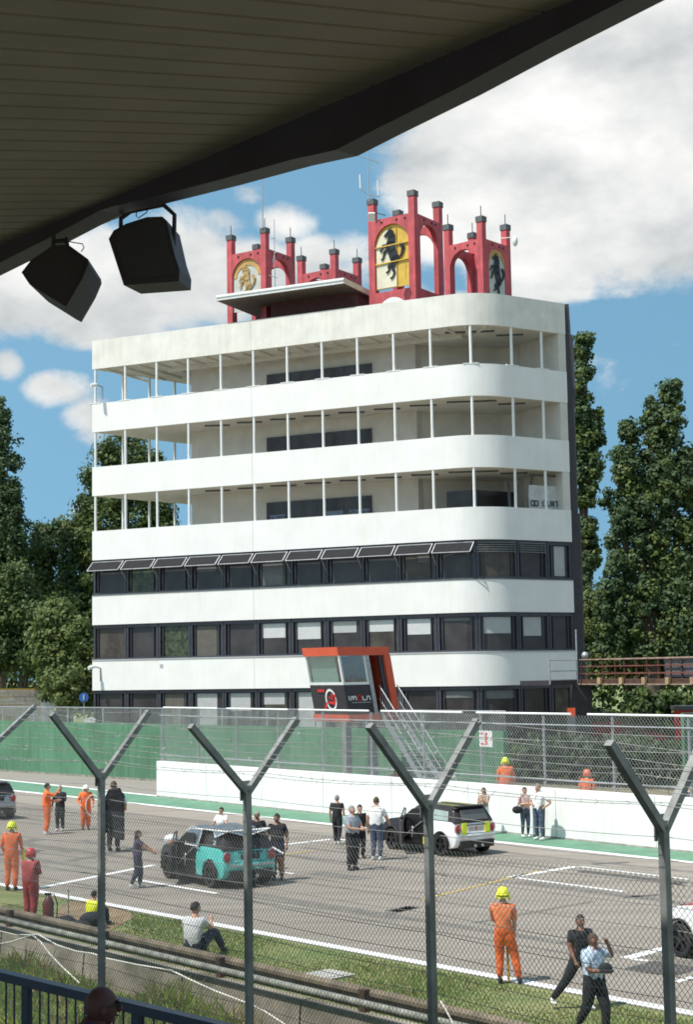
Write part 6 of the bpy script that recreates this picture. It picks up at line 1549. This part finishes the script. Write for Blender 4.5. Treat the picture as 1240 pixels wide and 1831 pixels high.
# load on the bonnet side
p = mt(1.5, .95, 0); mb = MB(); q = mt(1.25, .72, 1.02); mb.ball(q, (.20, .16, .14), 10, 8); tag(mb.build('helmet_on_bonnet', WCAR), 'white and orange helmet resting on the bonnet of the turquoise car', 'helmet')
mb = MB(); mb.ball(q+Vector((.06, -.10, -.05)), (.12, .07, .07), 10, 8); mb.build('orange_visor', ORANGE).parent = bpy.data.objects['helmet_on_bonnet']
hw2 = HDG+.04
w_car, Mw, Bw = hatchback('white hatchback with yellow stripes and its door open, black roof', wheelpos(788, 1531, hw2, -1.2, .86), hw2, WCAR, BLACK, dict(glass=mat('pale_green_glass', (.30, .36, .33), .1, spec=.8), plate=GALV, rearglass=mat('dim_glass', (.07, .08, .08), .1, spec=.8)), True)
for sy in (1, -1):
    mb = MB(); mb.box((-1.868, sy*.44-.085, .62), (-1.835, sy*.44+.085, .97)); Bw(mb, 'yellow_stripe', FLUO)
    mb = MB(); mb.box((-1.45, sy*.3-.09, 1.42), (.05, sy*.3+.09, 1.452)); Bw(mb, 'yellow_roof_stripe', mat('yellow_green_stripe', (.22, .20, .05), .4))
mb = MB(); mb.box((-.62, .862, .28), (-.40, .872, .50)); Bw(mb, 'yellow_side_patch', FLUO)
text_part('plate_lettering', 'R', .16, Matrix.Translation((-1.876, 0, .79)) @ Matrix.Rotation(-math.pi/2, 4, 'Z') @ Matrix.Rotation(math.pi/2, 4, 'X'), SIGNR, w_car, ext=.002)
s_car, Ms_, Bs = hatchback('silver grey hatchback cut by the left edge of the picture', wheelpos(8, 1466, HDG, -1.85, -.3)+Vector((0, 0, 0)), HDG, SILV, SILV, dict(glass=DGLASS), False)
r_car, Mr_, Br = hatchback('white car with red stripes cut by the right edge of the picture', wheelpos(1214, 1713, HDG-.03, 1.24, .90), HDG-.03, WCAR, WCAR, dict(glass=DGLASS), False)
mb = MB()                                                     # red bands over the bonnet and down the wing
hz_ = [(.70, 1.0), (.95, .985), (1.40, .93), (1.72, .84), (1.84, .74)]
for (ya, yb) in ((.56, .74), (.10, .30)):
    for (xa, za), (xb, zb2) in zip(hz_, hz_[1:]):
        q = [bodyshape(Vector(p)) for p in ((xa, ya, za), (xb, ya-.06, zb2), (xb, yb-.06, zb2), (xa, yb, za))]
        mb.quadf([p+Vector((0, 0, .014)) for p in q]); mb.quadf([p+Vector((0, 0, .008)) for p in q[::-1]])
q = [bodyshape(Vector((x, .855, z)))+Vector((0, .007, 0)) for x, z in ((.30, .88), (.72, .76), (.84, .62), (.64, .60), (.28, .72))]
mb.quadf(q[::-1]); mb.quadf([p-Vector((0, .003, 0)) for p in q]); Br(mb, 'red_stripe', SIGNR)
# yellow van far left beyond the wall
p = D(42, 1262, 122); van = empty('yellow_van', (p.x, p.y, 0), 0, 'yellow and white van parked under the trees far left behind the wall', 'van')
mb = MB(); prof = [(-2.2, .3), (2.0, .3), (2.25, .6), (2.2, 1.2), (1.6, 1.35), (1.1, 2.05), (-2.1, 2.1), (-2.2, 1.9)]; mb.prism(prof, 0, 1.8, M=F((p.x, p.y, D(42, 1256, 122).z-2.0), (1, .1, 0), (0, 0, 1)) @ Matrix.Translation((0, 0, -.9))); bw(mb, 'body', WCAR, van)
mb = MB(); mb.prism([(-2.1, 1.5), (1.3, 1.5), (1.05, 2.12), (-2.05, 2.16)], 0, 1.9, M=F((p.x, p.y, D(42, 1256, 122).z-2.0), (1, .1, 0), (0, 0, 1)) @ Matrix.Translation((0, 0, -.95))); bw(mb, 'upper_body', YEL, van)
for x in (-1.4, 1.4):
    mb = MB(); mb.tube([(p.x+x, p.y-.98, .4), (p.x+x, p.y-.75, .4)], .36, 16); bw(mb, 'wheel', RUBBER, van)
